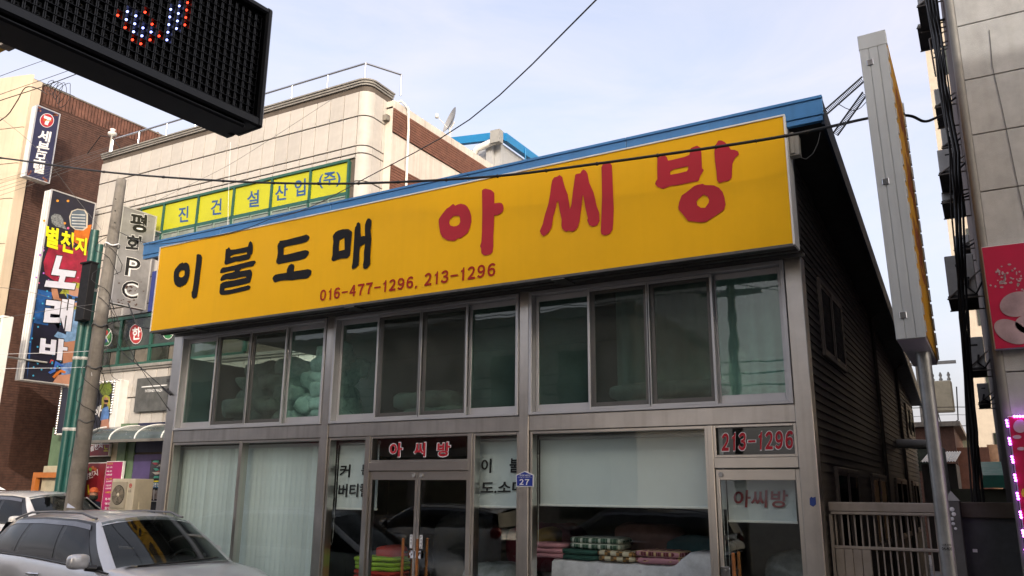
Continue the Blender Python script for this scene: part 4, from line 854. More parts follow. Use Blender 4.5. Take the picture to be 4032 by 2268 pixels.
# ================================================================== projecting signs
def blade(name, label, X, y0, y1, z0, z1, thick, mface, mside=m_white, ribs=3, bulbs=0):
    t = thing(name, label, 'sign', (X-thick/2, (y0+y1)/2, z0))
    boxo('sign_case', (X-thick, X-.012, y0, y1, z0, z1), mside, t, b=.012)
    boxo('sign_face', (X-.012, X, y0+.03, y1-.03, z0+.03, z1-.03), mface, t)
    q = MB(); q.box(X-.02, X+.012, y0-.004, y0+.03, z0, z1); q.box(X-.02, X+.012, y1-.03, y1+.004, z0, z1); q.box(X-.02, X+.010, y0+.03, y1-.03, z1-.03, z1+.004); q.box(X-.02, X+.010, y0+.03, y1-.03, z0-.004, z0+.03); q.build('edge_trim', m_alu, t)
    for k in range(1, ribs):
        xx = X-thick+thick*k/ribs; boxo('seam', (xx-.006, xx+.006, y0-.004, y0-.0005, z0+.02, z1-.02), m_grey, t)
    return t
# karaoke
KX = -23.0
ks = blade('karaoke_sign', 'tall printed karaoke sign with yellow and white lettering and a cartoon singer', KX, 12.6, 14.0, zr(2.9), zr(8.52), .36, m_kbg)
K = lambda d: Zr(lambda x, y: onX(x, y, KX+d), 100, 700, 1.685)
def kp(d, col, name, *loops, **kw): px_poly('print_piece', loops, K(d), mat(name, col, .4, var=kw.get('var', .2), vs_=kw.get('vs', 3)), ks, (0, 0, 0))
kp(.002, (.36, .015, .05), 'k_red', [(165,430),(440,490),(400,700),(385,800),(300,760),(130,640),(120,560)], var=.35)
kp(.003, (.62, .15, .01), 'k_orange', [(330,330),(440,310),(405,470),(310,420)], var=.35)
kp(.003, (.015, .10, .34), 'k_blue', [(85,740),(180,760),(150,980),(40,960),(20,1180),(10,1340),(30,1200),(60,900)], var=.5)
for i in range(70):
    x = random.uniform(30, 380); y = random.uniform(130, 1330)
    if not (60+(700-y)*.09 < x < 440): continue
    col = ('k_spot_v', (.45, .15, .6)) if y < 680 and x < 200 else (('k_spot_p', (.6, .1, .25)) if y < 720 else ('k_spot_b', (.05, .35, .6)))
    if y < 330: col = ('k_spot_o', (.7, .3, .03))
    disc('light_spot', K(.005), (x, y), 6 if y > 600 else 9, 6 if y > 600 else 8, mat(col[0], col[1], .4), ks, (0, 0, 0), 10)
kp(.008, (.24, .26, .28), 'k_mic', [(170,255),(195,238),(230,245),(250,270),(255,305),(275,345),(235,330),(205,325),(175,300)], var=.5, vs=20)
kp(.007, (.55, .50, .42), 'k_glow', [(290,260),(305,220),(345,205),(395,212),(415,240),(412,330),(385,350),(330,345),(298,320)])
kp(.009, (.10, .14, .19), 'k_micbody', [(298,262),(312,225),(345,212),(390,218),(405,245),(402,325),(380,342),(330,338),(304,315)])
for k in range(5): kp(.011, (.55, .58, .60), 'k_chrome', [(308,240+k*20),(398,244+k*20),(398,251+k*20),(308,247+k*20)])
kp(.006, (.42, .20, .12), 'k_arm', [(170,700),(205,705),(225,800),(260,810),(250,850),(195,830),(175,770)])
kp(.007, (.40, .42, .05), 'k_hair', [(225,770),(265,720),(320,690),(360,700),(378,760),(370,850),(340,900),(300,840),(260,770)], var=.5, vs=8)
kp(.009, (.45, .24, .17), 'k_face', [(290,745),(330,725),(362,740),(362,800),(340,850),(310,860),(285,810)], var=.1)
kp(.011, (.03, .14, .42), 'k_glassrim', [(272,768),(320,785),(365,790),(360,825),(325,828),(300,800),(275,800)])
kp(.013, (.01, .01, .015), 'k_lens', [(282,775),(312,788),(308,805),(285,798)], [(328,793),(360,797),(354,820),(330,820)])
kp(.008, (.20, .36, .62), 'k_top', [(300,880),(345,870),(355,940),(330,1080),(270,1090),(190,1050),(215,1020),(270,1040),(280,950)], var=.3, vs=6)
kp(.007, (.40, .19, .12), 'k_midriff', [(245,1090),(330,1080),(318,1230),(250,1240)], var=.1)
kp(.009, (.16, .28, .58), 'k_shorts', [(235,1235),(315,1220),(305,1300),(240,1310)], var=.4, vs=6)
kp(.007, (.42, .21, .14), 'k_leg', [(215,1310),(308,1290),(298,1385),(180,1360)], var=.1)
m_kout = mat('k_outline', (.006, .006, .008), .4); m_kwh = mat('k_letter', (.60, .62, .74), .35, var=.08); m_kyl = mat('k_yellow', (.72, .66, .01), .35, var=.05)
for ch, bl, br, tl in (('별', (128,452), (215,478), (140,312)), ('천', (228,485), (315,505), (240,345)), ('지', (325,500), (402,515), (335,385))):
    px_letters('letter', ch, K(.016), bl, br, tl, m_kout, ks, .055); px_letters('letter', ch, K(.020), bl, br, tl, m_kyl, ks, .038)
for ch, bl, br, tl in (('노', (125,722), (325,742), (185,512)), ('래', (112,1005), (300,1020), (142,788)), ('바', (88,1195), (272,1215), (102,1052))):
    px_letters('letter', ch, K(.016), (bl[0]-4, bl[1]+6), (br[0]+4, br[1]+6), (tl[0]-4, tl[1]-6), m_kout, ks, .06); px_letters('letter', ch, K(.020), bl, br, tl, m_kwh, ks, .045)
kp(.016, (.5, .14, .02), 'k_note', [(178,1320),(205,1290),(235,1272),(270,1285),(262,1298),(232,1290),(208,1318),(190,1332)]); kp(.016, (.04, .12, .45), 'k_note_b', [(150,1290),(185,1270),(200,1215),(235,1235),(262,1250),(240,1255),(210,1240),(198,1285),(165,1302)])
kp(.016, (.55, .05, .05), 'k_note_r', [(160,1225),(170,1205),(188,1212),(185,1218),(172,1214),(165,1230)])
# 7 motel
MX = -25.0
ms = blade('motel_sign', 'navy blue vertical motel sign with red round emblem and white lettering', MX, 12.83, 13.60, zr(9.40), zr(11.82), .28, mat('motel_navy', (.022, .022, .065), .4, var=.08), ribs=1)
Mf = lambda d: Zr(lambda x, y: onX(x, y, MX+d), 0, 250, 2.842)
disc('emblem', Mf(.003), (525, 637), 79, 79, m_whitel, ms, (0, 0, 0), 30); disc('emblem', Mf(.005), (525, 637), 73, 74, mat('motel_red', (.45, .02, .03), .4), ms, (0, 0, 0), 30)
px_poly('emblem', [[(495,580),(575,610),(568,640),(545,660),(535,690),(497,680),(505,650),(530,625),(490,610)]], Mf(.007), m_whitel, ms, (0, 0, 0)); px_letters('letter', 'Seven', Mf(.009), (485,645), (580,652), (487,615), mat('motel_gold', (.55, .22, .02), .4), ms, .02)
for ch, bl, br, tl in (('세', (415,855), (555,885), (440,735)), ('븐', (400,985), (540,1010), (425,865)), ('모', (375,1090), (505,1110), (398,995)), ('텔', (365,1215), (490,1240), (380,1110))): px_letters('letter', ch, Mf(.005), bl, br, tl, m_whitel, ms, .03)
for c in ((450, 510), (625, 590), (320, 1225), (510, 1300)): 
    for k in range(6): disc('flower', Mf(.003), (c[0]+random.uniform(-28, 28), c[1]+random.uniform(-25, 25)), 11, 10, mat('motel_flower', (.30, .10, .05), .5, var=.3), ms, (0, 0, 0), 8)
# PC
PX = -20.0
pc = blade('internet_cafe_sign', 'grey vertical signboard with black outlined lettering and peeling print', PX, 12.95, 14.03, zr(4.84), zr(7.60), .18, mat('pc_grey', (.30, .30, .31), .3, .2, var=.25, vs_=1.2), mside=mat('pc_side', (.2, .2, .2), .4, .4), ribs=1)
Pf = lambda d: Zr(lambda x, y: onX(x, y, PX+d), 400, 680, 2.337)
for ch, bl, br, tl in (('평', (255,535), (412,560), (268,362)), ('화', (215,730), (380,752), (232,565)), ('P', (212,942), (345,965), (232,775)), ('C', (180,1150), (330,1165), (192,988))):
    px_letters('letter', ch, Pf(.003), (bl[0]-3, bl[1]+5), (br[0]+3, br[1]+5), (tl[0]-3, tl[1]-5), m_whitel, pc, .05); px_letters('letter', ch, Pf(.006), bl, br, tl, m_kout, pc, .035 if ord(ch) > 200 else .0)
for k in range(26):
    x, y = random.uniform(130, 400), random.uniform(1000, 1230); r = random.uniform(5, 14)
    px_poly('peeled_print', [[(x+r*random.uniform(.4, 1.8)*math.cos(t), y+r*random.uniform(.3, 1)*math.sin(t)) for t in [i*.9 for i in range(7)]]], Pf(.0015+.0002*k), mat('peeled_brown', (.10, .06, .05), .6, var=.3), pc, (0, 0, 0))
MB().tube([(PX-.09, 14.0, zr(7.2)), (PX-.09, 14.4, zr(7.2))], .03).build('sign_arm', m_grey, pc)
for o_, X_, ys, zs_ in ((ks, KX-.18, (14.0, 14.35), (zr(4.2), zr(7.4))), (ms, MX-.14, (13.4, 13.2), (zr(9.8), zr(11.4)))):
    for z_ in zs_: MB().tube([(X_, ys[0], z_), (X_-(0 if o_ is ks else 1.0), ys[1]+.1, z_)], .03).build('sign_arm', m_grey, o_)

# ================================================================== poles at the left
up = thing('utility_pole', 'bare concrete utility pole wrapped with tangled wires', 'pole', (-14.38, 9.2, -.1))
pt = onY(478, 708, 9.2)
q = MB(); n = 24
pf = [(.165-.072*k/24, (-.1)+(pt.z+.1)*k/24) for k in range(25)]; q.lathe(pf+[(.0, pt.z)], (-14.52, 9.2, 0), 24); q.v = [(p[0]+.15*p[2]/pt.z, p[1], p[2]) for p in q.v]; q.build('pole_shaft', m_concrete, up)
for zz in (zr(4.6), zr(3.0), zr(2.2), zr(1.2)):
    q = MB(); q.tube([(-14.52+.15*zz/7.7+.135*math.cos(t), 9.2+.135*math.sin(t), zz+.03*math.sin(3*t)) for t in [2*math.pi*i/16 for i in range(17)]], .016, 6); q.build('wire_band', m_whitel if zz > zr(4) else m_cableg, up)
q = MB()
for i in range(9):
    a0 = random.uniform(0, 6.28); zz = zr(random.uniform(1.0, 4.9))
    q.tube([(-14.45+(.15+.12*math.sin(k*.5)**2)*math.cos(a0+k*.55), 9.2+(.15+.12*math.sin(k*.5)**2)*math.sin(a0+k*.55), zz-.10*k+.05*math.sin(k*1.3)) for k in range(9)], .006, 5)
stuff(q.build('loose_wire', m_cable, up))
for k in range(3): MB().cyl((-14.28+.04*k, 9.08, zr(5.5-.25*k)), (-14.27+.04*k, 9.06, zr(5.5-.25*k)), .012, n=8).build('bolt_hole', m_dark, up)
m_teal = mat('green_steel_pole', (.009, .065, .058), .4, .1, var=.12, streak=.2)
for k, (px, pt_) in enumerate(((220, 905), (248, 960))):
    b_ = onY(px, 2010, 12.3+.1*k); t_ = onY(395+22*k-8, pt_, 12.3+.1*k)
    g = thing('green_steel_pole', ('green painted steel pole carrying the junction cabinet', 'thinner green steel pipe strapped beside the green pole')[k], 'pole', (b_.x, b_.y, -.1))
    MB().cyl((b_.x, b_.y, -.1), (b_.x, b_.y, t_.z), .105-.012*k, n=16).build('pole_shaft', m_teal, g)
    for zz in (1.5, 3.2, 5.0, 6.8): 
        if zz < t_.z: MB().lathe([(.106-.012*k, 0), (.116-.012*k, .02), (.116-.012*k, .06), (.106-.012*k, .08)], (b_.x, b_.y, zz), 14).build('band', m_grey, g)
jb = thing('junction_cabinet', 'long black junction cabinet fixed on the green pole', 'cabinet', (-19.9, 12.3, zr(3.7)))
a = onY(352, 1045, 12.2); b = onY(330, 1265, 12.2); a.x, b.x = min(a.x, b.x), max(a.x, b.x)
boxo('cabinet_body', (a.x-.08, a.x+.30, 12.05, 12.25, b.z, a.z), m_black, jb, b=.01); boxo('cabinet_lid', (a.x-.1, a.x+.32, 12.0, 12.26, a.z, a.z+.04), m_black, jb)

bs_ = thing('blue_blade_sign', 'narrow blue sign edge behind the left end of the yellow sign', 'sign', (-16, 13.8, zr(4)))
a, b = onY(599, 1069, 13.6), onY(625, 1221, 13.6)
boxo('sign_case', (a.x, a.x+.9, 13.6, 13.85, b.z, a.z), mat('deep_blue_sign', (.015, .03, .18), .4, var=.1), bs_, b=.01); boxo('sign_arm', (a.x+.3, a.x+.36, 13.85, 14.45, b.z+.3, b.z+.36), m_grey, bs_)
ws_ = thing('pale_blade_sign', 'pale green and white sign box at the edge of the brown brick wall', 'sign', (-24.6, 11.5, zr(3)))
b = onY(12, 1240, 11.5); boxo('sign_case', (b.x-1.2, b.x, 11.5, 11.8, onY(20, 1600, 11.5).z, b.z), m_white, ws_, b=.02); boxo('sign_face', (b.x-1.15, b.x-.06, 11.49, 11.5, onY(20, 1590, 11.5).z, b.z-.08), mat('pale_green_print', (.45, .55, .42), .5, var=.2), ws_); MB().tube([(b.x-.6, 11.65, b.z-1), (b.x-.6, 13.2, b.z-1)], .03).build('sign_arm', m_grey, ws_)

# ================================================================== LED message board near the camera
LA = R(4.0); ld = Vector((math.sin(LA), math.cos(LA), 0)); ln = Vector((math.cos(LA), -math.sin(LA), 0))   # along, facing
LP = ray(1035, 500)*2.46+Vector((0, 0, CZ))
onL = lambda px, py, d=0: onP(px, py, LP+ln*d, ln)
LMx = Matrix(((ld.x, ln.x, 0, LP.x), (ld.y, ln.y, 0, LP.y), (0, 0, 1, 0), (0, 0, 0, 1)))     # local: x along (to far end), y facing out, z world
def lb_(p): v = Vector(p)-LP; return v.dot(ld), v.z
ztop = onL(1079, 42).z; zbot = LP.z; s_in, z_in = lb_(onL(1022, 470)); 
led = thing('led_display', 'black framed LED message board with lit blue white and red diodes hanging over the street', 'display', tuple(LP))
m_lblack = mat('led_black', (.008, .008, .009), .45, var=.2, vs_=20, bump=.1, bs=400); m_lframe = mat('led_frame', (.012, .012, .013), .35, .2, var=.1)
LL = 2.3
def lbox(name, x0, x1, y0, y1, z0, z1, m, b=0, par_=led):
    q = MB(); (q.bbox(x0, x1, y0, y1, z0, z1, b=b) if b else q.box(x0, x1, y0, y1, z0, z1)); q.xf(LMx); return q.build(name, m, par_)
pan = lbox('led_panel', -LL, -.02, -.10, -.03, zbot+.012, ztop-.01, m_lblack)
lbox('frame_rail', -LL, .0, -.11, .0, zbot-.005, zbot+.028, m_lframe, .006); lbox('frame_rail', -LL, .0, -.11, .0, ztop-.022, ztop, m_lframe, .006); lbox('frame_end', -.022, .002, -.112, .002, zbot-.006, ztop+.002, m_lframe, .007)
lbox('lower_ledge', -LL, -.05, -.10, -.012, zbot-.020, zbot-.006, m_lframe, .006)
lbox('back_cover', -LL, -.01, -.15, -.102, zbot-.01, ztop+.01, m_lframe, .01)
for s_ in (-1.2, -2.1): lbox('hanging_bracket', s_, s_+.05, -.14, -.10, ztop, ztop+.6, m_grey)
rows_ = 14; pz = (ztop-.03-zbot-.034)/rows_; q = MB()
hood = MB().add([(-.5,0,.30),(.5,0,.30),(.5,.55,.42),(-.5,.55,.42),(-.5,0,.46),(.5,0,.46),(.5,.5,.5),(-.5,.5,.5)], [(0,1,2,3),(4,7,6,5),(0,4,5,1),(1,5,6,2),(2,6,7,3),(3,7,4,0)])
hood.box(-.46, -.34, 0, .45, -.45, .40); hood.box(.34, .46, 0, .45, -.45, .40)
hv, hf = hood.v, hood.f
ncol = 100; lamp = MB(); lamp.lathe([(.12, 0), (.11, .16), (0, .25)], (0, 0, 0), 8, 'Y'); 
lv, lf = lamp.v, lamp.f; rest = MB(); led_me = {}
m_off = mat('led_off', (.10, .10, .10), .25, var=.2); m_lw = mat('led_white', (.6, .65, .9), .3, emit=(.30, .36, 1.0), es=2.4); m_lr = mat('led_red', (.6, .05, .03), .3, emit=(1, .04, .015), es=2.2)
Q1 = lambda x, y: lb_(onL(x/2.3, y/2.3, -.025))
lit = {}
for col, pts in ((m_lw, [(1155,68),(1228,103),(1147,133),(1218,170),(1137,203),(1290,207),(1208,238),(1280,273),(1200,305),(1350,308),(1270,342),(1600,22),(1527,48),(1663,57),(1592,86),(1518,115),(1656,122),(1583,150),(1510,180),(1648,185),(1575,215),(1500,245),(1637,248),(1492,312)]), (m_lr, [(1065,157),(1297,128),(1128,262),(1360,232),(1190,365),(1262,400),(1340,367),(1420,332),(1733,18),(1725,80),(1718,145),(1711,208),(1703,270)])):
    for p in pts:
        s_, z_ = Q1(*p); lit[(round((-.035-s_)/pz), round((z_-zbot+LP.z-.034)/pz-.5) if False else round((LP.z+z_-zbot-.034)/pz-.5))] = col
cnt = 0
for c in range(ncol):
    for r in range(rows_):
        x = -.035-c*pz; z_ = zbot+.034+(r+.5)*pz; S = Matrix.Translation((x, -.03, z_)) @ Matrix.Diagonal((pz, pz, pz, 1))
        q.add([S @ Vector(p) for p in hv], hf)
        k = lit.get((c, r))
        if k or (cnt < 250 and 12 < c < 60 and r > 5-c//9 and (c+r) % 3 == 0):
            cnt += 0 if k else 1
            me = led_me.get('l')
            if me is None: me = led_me['l'] = MB().add([(p[0]*pz, p[1]*pz, p[2]*pz) for p in lv], lf, True).mesh('led'); me.materials.append(None)
            o = link('led', me, None, pan); o.matrix_basis = LMx @ Matrix.Translation((x, -.03, z_)); o.material_slots[0].link = 'OBJECT'; o.material_slots[0].material = k or m_off
        else: rest.add([S @ Vector(p) for p in lv], lf, True)
q.xf(LMx); stuff(q.build('led_hood', m_lblack, pan)); rest.xf(LMx); stuff(rest.build('unlit_led', m_off, pan))

# ================================================================== pylon sign at the alley mouth
py = thing('pylon_sign', 'tall narrow sign box with pale metal edge and yellow face on a steel pole', 'sign', (-.44, 8.4, -.1))
m_edge = mat('pale_edge_metal', (.52, .55, .56), .4, .3, var=.06, vs_=1.5, streak=.08); m_sy = mat('pylon_yellow', (.50, .25, .01), .4, var=.12, vs_=1.2)
x0, x1, y0, y1, z0, z1 = -.60, -.365, 7.6, 9.3, zr(1.30), zr(4.22)
tilt = Matrix.Translation((-.5, 8.4, z0)) @ Matrix.Rotation(R(-1.0), 4, 'Y') @ Matrix.Translation((.5, -8.4, -z0))
def pbox(name, d, m, b=0):
    q = MB(); (q.bbox(*d, b=b) if b else q.box(*d)); q.xf(tilt); return q.build(name, m, py)
pbox('sign_case', (x0, x1-.01, y0+.004, y1, z0, z1), m_edge, .006); pbox('sign_face', (x1-.01, x1, y0+.03, y1-.03, z0+.03, z1-.03), m_sy)
w = (x1-x0)/3
for k in range(3): pbox('edge_strip', (x0+k*w+.003, x0+(k+1)*w-.003, y0-.006, y0+.003, z0+.005, z1-.14), m_edge, .002)
pbox('edge_cap', (x0-.004, x1+.004, y0-.008, y0+.05, z1-.14, z1+.01), m_edge, .004)
for z_ in (z1-.32, (z0+z1)/2-.05, z0+.18):
    pbox('hinge', (x0+w-.028, x0+w+.028, y0-.016, y0-.006, z_, z_+.06), m_chrome, .004)
for k in range(19):
    z_ = z0+.05+k*(z1-z0-.1)/18.5
    pbox('edge_clip', (x1-.001, x1+.006, y0+.004, y0+.05, z_, z_+.10), m_edge); pbox('edge_clip', (x1-.001, x1+.012, y1-.05, y1+.012, z_, z_+.12), m_edge)
for ch, z_ in (('아', z1-.85), ('씨', z1-1.55), ('방', z1-2.25)):
    o = letters('letter', ch, tilt @ Vector((x1+.003, y0+.45, z_)), tilt @ Vector((x1+.003, y1-.4, z_)), tilt @ Vector((x1+.003, y0+.45, z_+.6)), mat('pylon_brown', (.20, .05, .02), .5), py, .04)
q = MB(); q.cyl((-.435, 8.4, -.1), (-.45, 8.4, z0+.02), .062, n=18); q.build('pole', mat('galvanised_pole', (.33, .34, .345), .4, .6, var=.15, vs_=6, streak=.15), py)
letters('pole_sticker', '1.5톤 이하', (-.47, 8.33, zr(-.42)), (-.40, 8.33, zr(-.42)), (-.47, 8.33, zr(-.40)), m_inktxt, py, .02); letters('pole_sticker', '04-400', (-.475, 8.33, zr(-.455)), (-.395, 8.33, zr(-.455)), (-.475, 8.33, zr(-.428)), m_inktxt, py, .02)
# slotted angle braces to the roof
m_ang = mat('slotted_angle', (.06, .06, .06), .5, .4)
for (a, b) in (((830, 520), (1385, 30)), ((975, 830), (1400, 240))):
    A_ = onY(3020+a[0]/3.6226, 300+a[1]/3.6226, 8.35); B_ = onY(3020+b[0]/3.6226, 300+b[1]/3.6226, 8.35); d = (B_-A_); Ln = d.length; d.normalize(); up_ = Vector((0, -1, 0)).cross(d)
    q = MB(); nseg = int(Ln/.016)
    for e in (-.027, .027): q.tube([A_+up_*e, B_+up_*e], .009, 5)
    for k in range(nseg):
        p = A_+d*(k*.016); q.tube([p-up_*.027, p+d*.008+up_*.027], .005, 4, False)
    q.build('slotted_brace', m_ang, py)
MB().tube([onY(3020+x/3.6226, 300+y/3.6226, 8.3) for x, y in ((1025, 400), (1120, 455), (1200, 485), (1270, 488), (1340, 450), (1415, 370))], .004, 5).build('brace_wire', m_cable, py)
# box on the gable
gb = thing('meter_box', 'small pale metal box hanging beside the yellow sign end', 'box', (-1.4, 8.58, zr(3.3)))
G = Zr(lambda x, y: onY(x, y, 8.5), 3020, 300, 3.6226); a, b = G(285, 870), G(440, 1180)
boxo('box_body', (a.x, a.x+.12, 8.48, 8.59, b.z+.04, a.z), mat('box_beige', (.28, .27, .24), .5, var=.1), gb, b=.006); boxo('box_lid', (a.x+.03, a.x+.075, 8.462, 8.48, b.z+.06, a.z+.03), mat('box_beige', (.28, .27, .24), .5), gb, b=.004)
MB().tube([G(450, 1150), G(560, 1185), G(660, 1100), G(730, 950), G(760, 800)], .004, 5).build('box_wire', m_cableg, gb)

# ================================================================== gate and wall at the alley
gt = thing('alley_gate', 'beige metal slat gate closing the alley beside the shop', 'gate', (-1.0, 9.3, 0))
m_gate = mat('gate_beige', (.33, .29, .25), .5, .2, var=.12, streak=.15)
gx0, gx1, gz1 = -1.545, -.50, zr(-.065)
boxo('top_rail', (gx0, gx1, 9.26, 9.34, gz1-.095, gz1), m_gate, gt, b=.008); boxo('top_lip', (gx0+.02, gx1, 9.25, 9.345, gz1-.125, gz1-.097), m_gate, gt, b=.006)
boxo('middle_rail', (gx0+.03, gx1, 9.27, 9.33, zr(-.53), zr(-.50)), m_gate, gt, b=.005); boxo('bottom_rail', (gx0+.03, gx1, 9.27, 9.33, .05, .10), m_gate, gt)
boxo('gate_stile', (gx0, gx0+.028, 9.262, 9.338, .05, gz1-.126), m_gate, gt)
x = gx0+.055
while x < gx1-.02:
    boxo('bar', (x-.007, x+.007, 9.29, 9.31, .10, gz1-.127), m_gate, gt); x += .062
for k in range(4): boxo('gate_panel', (gx0+.035+k*.085, gx0+.115+k*.085, 9.262, 9.275, .11, zr(-.532)), m_gate, gt, b=.003)
gp = thing('gate_post', 'grey gate post with pointed cap and white paint blotches', 'post', (-.40, 9.3, 0))
boxo('post_body', (-.46, -.33, 9.24, 9.38, 0, zr(-.04)), mat('post_grey', (.12, .118, .11), .6, var=.2), gp, b=.006)
MB().add([(-.465,9.235,zr(-.04)),(-.325,9.235,zr(-.04)),(-.325,9.385,zr(-.04)),(-.465,9.385,zr(-.04)),(-.395,9.31,zr(.055))], [(0,1,4),(1,2,4),(2,3,4),(3,0,4),(0,3,2,1)]).build('post_cap', mat('post_cap', (.30, .29, .28), .5, .3), gp)
for k in range(5):
    z_ = zr(-.12-.045*k); MB().lathe([(.022-.002*k, 0), (.012, -.004), (0, -.004)], (-.40+.012*math.sin(k*2), 9.24, z_), 9, 'Y').build('paint_blotch', m_whitel, gp)
sw_ = thing('alley_door', 'dark grey sheet metal door under a rusty lintel at the alley mouth', 'door', (-.1, 9.4, 0))
boxo('door_sheet', (-.33, .13, 9.38, 9.42, 0, zr(-.20)), mat('door_sheet', (.075, .08, .085), .5, .3, var=.2), sw_); boxo('lintel', (-.33, .14, 9.34, 9.46, zr(-.198), zr(-.05)), mat('rusty_lintel', (.085, .07, .055), .7, var=.4, dark=(.5, .3, .2)), sw_, b=.006)
boxo('paper_tag', (-.27, -.23, 9.372, 9.379, zr(-.52), zr(-.49)), m_whitel, sw_)
tag(px_poly('blue_sticker', [[(93,1125),(100,1118),(106,1122),(118,1118),(120,1150),(108,1160),(94,1152)]], Zr(lambda x, y: onY(x, y, 8.936), 3100, 900, 1.059), mat('sticker_blue', (.02, .05, .22), .5), None, (0, 0, 0), (0, .0015, 0)), 'torn blue sticker on the shop corner pillar', 'sticker')

# ================================================================== right concrete building
rb = thing('concrete_panel_building', 'grey concrete panel building with rounded corner trim and red banners', 'building', (2, 10, 0))
RX, RY = .135, 8.6
core = boxo('wall_core', (RX+.01, 9, RY+.025, 24, 0, 11), mat('panel_joint', (.07, .06, .05), .9, var=.2), rb)
zs = [0, .6, 1.2, 1.8, zr(.53), zr(1.10), zr(1.68), zr(2.26), zr(2.84), zr(3.43), zr(4.02), zr(4.62), zr(5.22), zr(5.82), zr(6.42), zr(7.02), zr(7.62), zr(8.22)]
for a, b in zip(zs, zs[1:]):
    for k in range(6):
        xa = RX+.05+k*1.2; q = MB(); q.bbox(xa+.004, xa+1.196, RY, RY+.03, a+.005, b-.005, b=.004); q.build('concrete_panel', m_panel, core)
MB().cyl((RX+.02, RY+.03, 0), (RX+.02, RY+.03, 11), .045, n=14).build('corner_trim', mat('corner_trim', (.20, .195, .185), .6, .2, var=.12), rb)
boxo('side_face', (RX-.0, RX+.012, RY+.06, 24, 0, 11), mat('side_brick', (.10, .055, .045), .85, var=.4, vs_=5), rb)
MB().tube([(.46, RY-.006, zr(4.5)), (.44, RY-.006, zr(4.1)), (.47, RY-.006, zr(3.6)), (.49, RY-.006, zr(3.1)), (.52, RY-.006, zr(2.4))], .0035, 4).build('hairline_wire', m_cableg, rb)
m_bred = mat('banner_red', (.44, .010, .055), .35, var=.10, vs_=1.5); m_pet = mat('banner_petal', (.50, .36, .40), .4, var=.3, vs_=2)
def banner(label, x0, x1, z0, z1, y, name='shop_banner'):
    t = thing(name, label, 'banner', ((x0+x1)/2, y, z0))
    boxo('banner_case', (x0, x1, y+.006, y+.07, z0, z1), m_alu, t, b=.005); boxo('banner_face', (x0+.008, x1-.008, y, y+.006, z0+.008, z1-.008), m_bred, t); return t
b1 = banner('red banner with pale petals and white bubbles on the concrete panels', .13, 1.9, zr(1.30), zr(2.275), 8.525)
Bf = lambda d: Zr(lambda x, y: onY(x, y, 8.522-d), 3100, 900, 1.059)
for i in range(46):
    x, y = 850+random.gauss(70, 42), 150+random.gauss(55, 32); 
    if x < 838 or y < 100: continue
    disc('bubble', Bf(.001), (x, y), random.choice((3, 4, 5, 8)), random.choice((3, 4, 5, 8)), m_pet, b1, (0, 0, 0), 10)
for c, rx, ry, an in (((960, 315), 75, 52, -.2), ((935, 430), 78, 45, .45), ((1010, 400), 60, 40, .1)):
    disc('petal', Bf(.002), c, rx, ry, m_pet, b1, (0, 0, 0), 30, an)
b2 = banner('red lower banner edged with glowing purple diodes', .155, 1.9, .5, zr(.70), 8.525)
B2 = Zr(lambda x, y: onY(x, y, 8.52), 3500, 1150, 1.297)
for c, rx, ry in (((670, 685), 35, 34), ((655, 740), 22, 10), ((675, 800), 20, 9)): disc('petal', B2, c, rx, ry, m_pet, b2, (0, 0, 0), 20)
disc('petal', B2, (690, 1025), 14, 22, mat('banner_yellow', (.5, .4, .02), .5), b2, (0, 0, 0), 20)
m_ledp = mat('purple_diode', (.4, .1, .5), .3, emit=(.62, .10, 1.0), es=6)
ls_ = thing('diode_string', 'string of glowing purple diode modules around the lower red banner', 'light string', (.15, 8.5, zr(.7)))
B3 = Zr(lambda x, y: onY(x, y, 8.50), 3500, 1150, 1.297); dm = MB().lathe([(.011, 0), (.009, -.006), (0, -.008)], (0, 0, 0), 8, 'Y').mesh('diode')
for (x, y, hor) in ((604, 670, 0), (617, 762, 0), (631, 855, 0), (645, 948, 0), (658, 1042, 0), (673, 1137, 0), (686, 1232, 0), (700, 1330, 0), (655, 635, 1), (685, 635, 1)):
    for k in (-1, 0, 1):
        p = B3(x+(k*14 if hor else k*3), y+(0 if hor else k*14)); o = link('diode', dm, m_ledp, ls_); o.location = p
MB().tube([B3(604, 640), B3(631, 855), B3(658, 1042), B3(700, 1350)], .003, 4).build('string_wire', m_cable, ls_)
